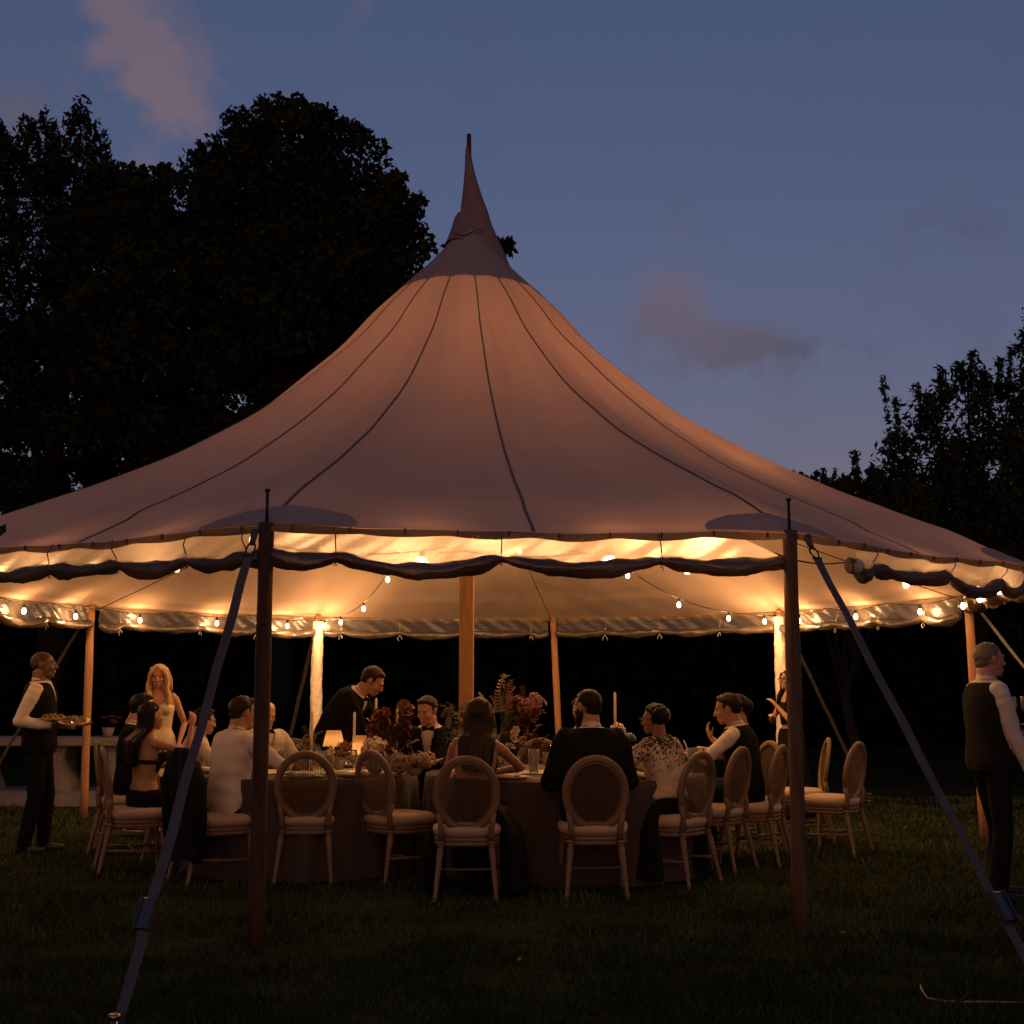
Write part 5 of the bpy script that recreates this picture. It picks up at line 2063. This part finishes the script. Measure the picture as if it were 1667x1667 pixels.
# waiter with two plates
W1 = person('bald waiter in black waistcoat carrying two plates of food', (-4.10, 11.32), -84, k=1.0, head=(-4, 2, 0), lean=-3, hands=((-.10, .26, 1.07), (.17, .12, 1.085)), elbows=((-.5, -.6, -.5), (.35, -1, -.3)),
            hand_dir=(((0, 1, .05), (0, 0, 1)), ((-.1, 1, .1), (0, 0, 1))), curl=.25, skin=skin_dark, hair='bald', hairm=hair_shaved, wear=VEST, seed=21, voxel=.0072, stance=((-.09, .05), (.10, -.06)))
for i, (x, y, z, rx, lb) in enumerate(((-3.95, 11.20, 1.125, .03, 'plate of dark food nearer the waiter\'s chest'), (-3.74, 11.12, 1.105, .20, 'tilted white-rimmed plate of food held out by the waiter'))):
    rt = thing('food_plate', lb, 'plate', (x, y, z))
    rt.rotation_euler = (rx, 0.02, 0)
    MB().lathe([(.01, 0), (.08, .001), (.125, .016), (.127, .02), (.08, .007), (.01, .006)], seg=32).build('plate', plate_m, rt)
    mb = MB()
    for j in range(46):
        a, r_ = RNG.random() * 2 * PI, .095 * RNG.random() ** .5
        mb.ell((r_ * math.cos(a), r_ * math.sin(a), .018 + .028 * RNG.random() * (1 - r_ * 6)), (.020, .013, .010), Matrix.Rotation(RNG.random() * 6, 3, Vector(RNG.normal(size=3))), 6, 4)
    mb.build('food', food_red, rt)['kind'] = 'stuff'
    mb = MB()
    for j in range(16):
        a, r_ = RNG.random() * 2 * PI, .08 * RNG.random() ** .5
        mb.ell((r_ * math.cos(a), r_ * math.sin(a), .045), (.018, .012, .003), Matrix.Rotation(RNG.random() * 6, 3, Vector(RNG.normal(size=3))), 6, 4)
    mb.build('herbs', food_green, rt)['kind'] = 'stuff'

# grey-haired waiter seen from behind
W2 = person('grey-haired waiter in black waistcoat seen from behind, holding a tray', (3.22, 8.80), -82, k=.995, head=(-4, 4, 0), hands=((-.16, .36, 1.08), (.21, .20, .74)), elbows=((-.6, -.4, -.5), (.4, -.9, 0)),
            hand_dir=(((0, 1, 0), (0, 0, 1)), ((.0, .35, -1), (-1, 0, 0))), curl=.45, skin=skin_fair, hair='crop', hairm=hair_grey, wear=[('shirt', shirt_white, {'low': .0}), ('vest', suit_char), ('trousers', suit_black), ('shoes', shoe_black)], seed=22, voxel=.0072, stance=((-.14, .10), (.13, -.06)))
rt = thing('drinks_tray', 'dark round tray of glasses held by the grey-haired waiter', 'tray', (3.52, 8.98, 1.135))
MB().lathe([(.01, 0), (.17, 0), (.18, .018), (.174, .018), (.165, .006), (.01, .006)], seg=32).build('tray', black_metal, rt)
for (x, y, lb) in ((3.42, 8.90, 'wine glass at the near rim of the waiter\'s tray'), (3.55, 8.98, 'wine glass in the middle of the waiter\'s tray'), (3.46, 9.06, 'wine glass at the far rim of the waiter\'s tray')):
    dup(GL, (x, y, 1.143), 0, lb, 'wine glasses on the tray', scale=1.05)

person('blonde woman in a cream strappy top standing beyond the table', (-3.40, 12.5), 196, True, k=.95, head=(10, 12, 0), hands=((-.20, .12, .88), (.2, .16, .95)), skin=skin_fair, hair='straight', hairm=hair_blonde,
       wear=[('bodice', top_cream, {'top': .36, 'low': -.08, 'straps': 1}), ('skirt', top_cream), ('shoes', shoe_black)], seed=23)
person('dark-haired man in dark jacket half hidden behind the long-haired woman', (-3.30, 11.34), -76, sit=S, lean=6, head=(0, 6, 0), hands=((-.16, .36, .80), (.16, .36, .80)), skin=skin_fair, hair='short', hairm=hair_black, wear=TUX, seed=24)
person('woman with long dark hair and a backless black top', (-2.85, 10.16), -52, True, sit=S, k=.93, lean=2, head=(-8, 2, 0), hands=((-.16, .38, .80), (.10, .33, 1.10)), elbows=((-.6, -.5, -.6), (.5, .0, -.9)), hand_dir=(None, ((-.2, .2, 1), (-1, 0, 0))), curl=.7,
       skin=skin_tan, hair='long', hairm=hair_black, wear=[('bodice', dress_black, {'top': .36, 'low': .20, 'backless': .10, 'band': .28, 'straps': 1}), ('skirt', dress_black, {'top': .06}), ('shoes', shoe_black)], seed=25, voxel=.0078)
person('dark-haired guest in a pale shirt leaning in, one ear showing', (-2.70, 10.88), -64, sit=S - .02, k=.90, lean=14, head=(-10, 8, 0), hands=((-.16, .38, .80), (.16, .38, .80)), skin=skin_fair, hair='short', hairm=hair_black, wear=[('shirt', shirt_white), ('trousers', suit_black), ('shoes', shoe_black)], seed=26)
person('man in a white shirt seen from behind, his jacket on the chair', (-2.10, 9.70), -42, sit=S, k=.99, lean=10, side=0, head=(12, 8, 0), hands=((-.10, .40, .84), (.20, .40, .82)), elbows=((-.8, -.3, -.4), (.9, -.2, -.4)), skin=skin_tan, hair='short', hairm=hair_brown,
       wear=[('shirt', shirt_white, {'loose': .006, 'low': -.12}), ('trousers', suit_black, {'top': -.06}), ('shoes', shoe_black)], seed=27)
person('white-haired man in an ivory dinner jacket and black bow tie', (-2.17, 11.28), 218, sit=S, k=.93, lean=8, head=(6, 14, 0), hands=((-.16, .36, .82), (.16, .36, .82)), skin=skin_fair, hair='thin', hairm=hair_white,
       wear=[('shirt', shirt_white), ('jacket', shirt_white), ('trousers', suit_black), ('bow_tie', suit_black), ('shoes', shoe_black)], seed=28)
person('man in a black dinner jacket standing and stooping over the table', (-1.60, 11.52), -102, k=1.0, lean=44, head=(-6, 20, 0), hands=((-.18, .50, .80), (.18, .54, .79)), elbows=((-.7, -.4, -.2), (.7, -.4, -.2)), skin=skin_fair, hair='short', hairm=hair_brown, wear=TUX, seed=29, voxel=.0078,
       stance=((-.12, -.04), (.12, -.14)))
person('seated man in a black dinner jacket and bow tie facing the table', (-.69, 11.16), 172, sit=S, k=.99, lean=10, head=(16, 16, 0), hands=((-.18, .36, .80), (.24, .34, .82)), skin=skin_fair, hair='short', hairm=hair_brown, wear=TUX, seed=30, voxel=.0078)
person('woman with long brown hair and a low-backed black dress seen from behind', (-.27, 9.05), -6, True, sit=S, k=.985, lean=8, side=4, head=(-6, 4, 0), hands=((-.16, .34, .82), (.10, .36, .80)), elbows=((-.35, -.4, -.8), (1.0, .10, -.25)), skin=skin_tan, hair='long', hairm=hair_brown,
       wear=[('bodice', dress_black, {'top': .36, 'low': -.08, 'backless': .20, 'straps': 1}), ('skirt', dress_black, {'full': .30}), ('shoes', shoe_black)], seed=31, voxel=.0078)
person('bearded man with cropped hair in a dark suit seen from behind', (.56, 9.12), 6, sit=S, k=1.05, lean=7, side=0, head=(-36, 4, 0), hands=((-.20, .34, .76), (.20, .34, .76)), elbows=((-.42, -.3, -1), (.42, -.3, -1)), skin=skin_tan, hair='crop', hairm=hair_black, beard=hair_black,
       wear=[('shirt', shirt_white), ('jacket', suit_black, {'inf': .022}), ('trousers', suit_black), ('shoes', shoe_black)], seed=32)
person('woman with bare shoulders almost hidden behind the bearded man', (.62, 11.42), 170, True, sit=S, k=.97, lean=4, head=(14, 4, 0), hands=((-.16, .32, .80), (.16, .32, .80)), skin=skin_fair, hair='updo', hairm=hair_black,
       wear=[('bodice', dress_black, {'top': .36, 'low': -.08}), ('skirt', dress_black), ('shoes', shoe_black)], seed=33)
person('woman in glasses and a black-and-cream patterned blouse with a hair clip', (1.13, 9.60), 44, True, sit=S, k=.93, lean=9, head=(-22, 6, 0), hands=((-.20, .36, .82), (.12, .36, .84)), elbows=((-.9, -.1, -.5), (.9, -.3, -.5)), skin=skin_brown, hair='bob', hairm=hair_black, glasses=True,
       wear=[('shirt', pattern_m, {'loose': .022, 'sleeve': .85, 'wide': .03, 'collar': False, 'low': .04}), ('skirt', dress_black, {'top': .07, 'full': .16}), ('shoes', shoe_black), ('hair_clip', napkin_m)], seed=34)
person('dark-haired woman with sparkling hair ornaments raising one hand', (2.0, 11.15), 100, True, sit=S, k=1.0, lean=6, head=(0, 8, 0), hands=((-.10, .34, .98), (.16, .34, .85)), elbows=((-.8, -.2, -.6), (.8, -.2, -.6)), hand_dir=(((.2, .4, .9), (0, -1, .2)), None), curl=.8, skin=skin_tan, hair='updo', hairm=hair_black,
       wear=[('bodice', dress_black, {'top': .38, 'low': -.08, 'straps': 1}), ('skirt', dress_black), ('shoes', shoe_black), ('hair_clip', metal_m)], seed=35, voxel=.0078)
person('dark-haired guest in a black vest and white shirt leaning on the table', (1.90, 10.62), 66, sit=S, k=1.02, lean=12, head=(-8, 12, 0), hands=((-.14, .42, .86), (.10, .42, .88)), elbows=((-.9, -.2, -.5), (.9, -.2, -.5)), hand_dir=(((.3, .9, .1), (0, 0, -1)), ((-.3, .9, .1), (0, 0, -1))), curl=.7, skin=skin_tan, hair='short', hairm=hair_black, wear=VEST, seed=36, voxel=.0078)
person('woman in glasses and a black halter top standing by the second wrapped pole', (2.98, 13.9), 112, True, k=.93, head=(4, 0, 0), hands=((-.02, .20, 1.22), (.04, .22, 1.10)), elbows=((-.5, .1, -.8), (.5, .1, -.8)), skin=skin_fair, hair='straight', hairm=hair_black, glasses=True,
       wear=[('bodice', dress_black, {'top': .40, 'low': .14, 'straps': 1}), ('skirt', dress_black), ('shoes', shoe_black)], seed=37)

# jacket over the chair
cx, cy, ca = -2.16, 9.62, D2R(-56)
rt = thing('draped_jacket', 'black jacket draped over the back of a cane chair, hanging to the grass', 'jacket', (cx, cy, 0), ca)
mb = MB()
rows = []
n = 44
for i in range(26):
    t = i / 25
    row = []
    for j in range(n):
        th = 2 * PI * j / n
        z = .97 - .78 * t
        w = .10 + .16 * min(1, t * 5) ** .5 + .03 * t + .014 * math.sin(th * 7 + t * 4) * t
        dp = .03 + .035 * min(1, t * 4) ** .5 + .02 * t
        y = -.285 + .05 * (1 - t) * -1 + .04 * t * -1
        if z > .45:
            y = -.235 - math.sin(BACK_TILT) * (z - .695)
        else:
            y = -.235 - math.sin(BACK_TILT) * (.45 - .695) - (.45 - z) * .16
        row.append((w * math.cos(th), y + dp * math.sin(th) * (1 + .25 * math.sin(th * 5 + 2 * t)), z + .012 * math.sin(th * 6) * t))
    rows.append(np.array(row))
mb.rings(rows)
mb.build('jacket_body', suit_black, rt)
for s_ in (-1, 1):
    MB().tube([V(s_ * .20, -.27, .86), V(s_ * .29, -.26, .72), V(s_ * .31, -.25, .5), V(s_ * .29, -.25, .32)], [.05, .062, .055, .045], 12).build('sleeve', suit_black, rt)

# stone serving table at the side
root = thing('serving_table', 'long pale stone serving table with flared supports at the lawn edge', 'table', (-6.3, 16.4, 0))
b = MB().box((0, 0, .74), (3.6, .75, .10))
o = b.build('tabletop', stone_m, root, smooth=False)
bv = o.modifiers.new('b', 'BEVEL')
bv.width = .02
bv.segments = 2
MB().box((-.2, -.1, .07), (4.4, 1.3, .14)).build('plinth', stone_m, root, smooth=False)
for x in (-1.45, -.35, .62, 1.45):
    mb = MB()
    rings = []
    for (z, w) in ((.14, .34), (.22, .30), (.36, .21), (.50, .18), (.60, .22), (.68, .28), (.69, .28)):
        rings.append(np.array([(x - w / 1.5, -.26, z), (x + w / 1.5, -.26, z), (x + w / 1.5, .26, z), (x - w / 1.5, .26, z)]))
    mb.rings(rings)
    mb.build('support', stone_m, root, smooth=False)
root = thing('flower_pot', 'small pot of rusty flowers standing on the stone serving table', 'flowers', (-5.05, 16.3, .79))
MB().lathe([(.05, 0), (.08, .12), (.075, .12), (.05, .02)], seg=16).build('pot', stone_m, root)
for i in range(9):
    o = link('bloom', BLOOMS['rose', 'rust'], root)
    o.location = (RNG.normal() * .06, RNG.normal() * .05, .16 + RNG.random() * .08)
    o.scale = (.06,) * 3

# cord and fallen leaves in the grass
root = thing('garden_cord', 'thin orange cord curling through the dark grass', 'cord', (2.0, 6.1, 0))
P_ = [at(1497, 1568, 6.1), at(1499, 1580, 6.03), at(1508, 1592, 5.95), at(1530, 1600, 5.9), at(1560, 1603, 5.88), at(1600, 1602, 5.88), at(1650, 1603, 5.87), at(1720, 1606, 5.86)]
pts = [V(q[0] - 2.0, q[1] - 6.1, .035 + (.02 if i < 2 else 0)) for i, q in enumerate(P_)]
MB().tube(pts, .0045, 6).build('cord', mat('cord_orange', (.42, .20, .07), rough=.6), root)
lm = leaf_mat('fallen_leaf', (.22, .14, .06))
for i, (px, py, lb) in enumerate(((1372, 1519, 'small pale fallen leaf on the grass beside the dark pole'), (845, 1563, 'reddish fallen leaf lying on the open grass'), (1275, 1588, 'tiny fallen leaf near the coiled cord'))):
    a, b_ = (px - 833.5) / 2093.0, (833.5 - py) / 2093.0
    d = V(a, math.cos(.136) - b_ * math.sin(.136), math.sin(.136) + b_ * math.cos(.136))
    q = d * (1.36 / -d[2])
    mb = MB().add([(-.025, 0, .0), (0, -.011, .006), (.028, 0, .012), (0, .011, .008), (0, 0, .002)], [(0, 1, 4), (1, 2, 4), (2, 3, 4), (3, 0, 4)])
    o = mb.build('fallen_leaf', lm, smooth=False)
    o.location = (q[0], q[1], .04)
    o.rotation_euler = (.2, .1, i * 1.3)
    tag(o, lb, 'leaf', 'fallen leaves')
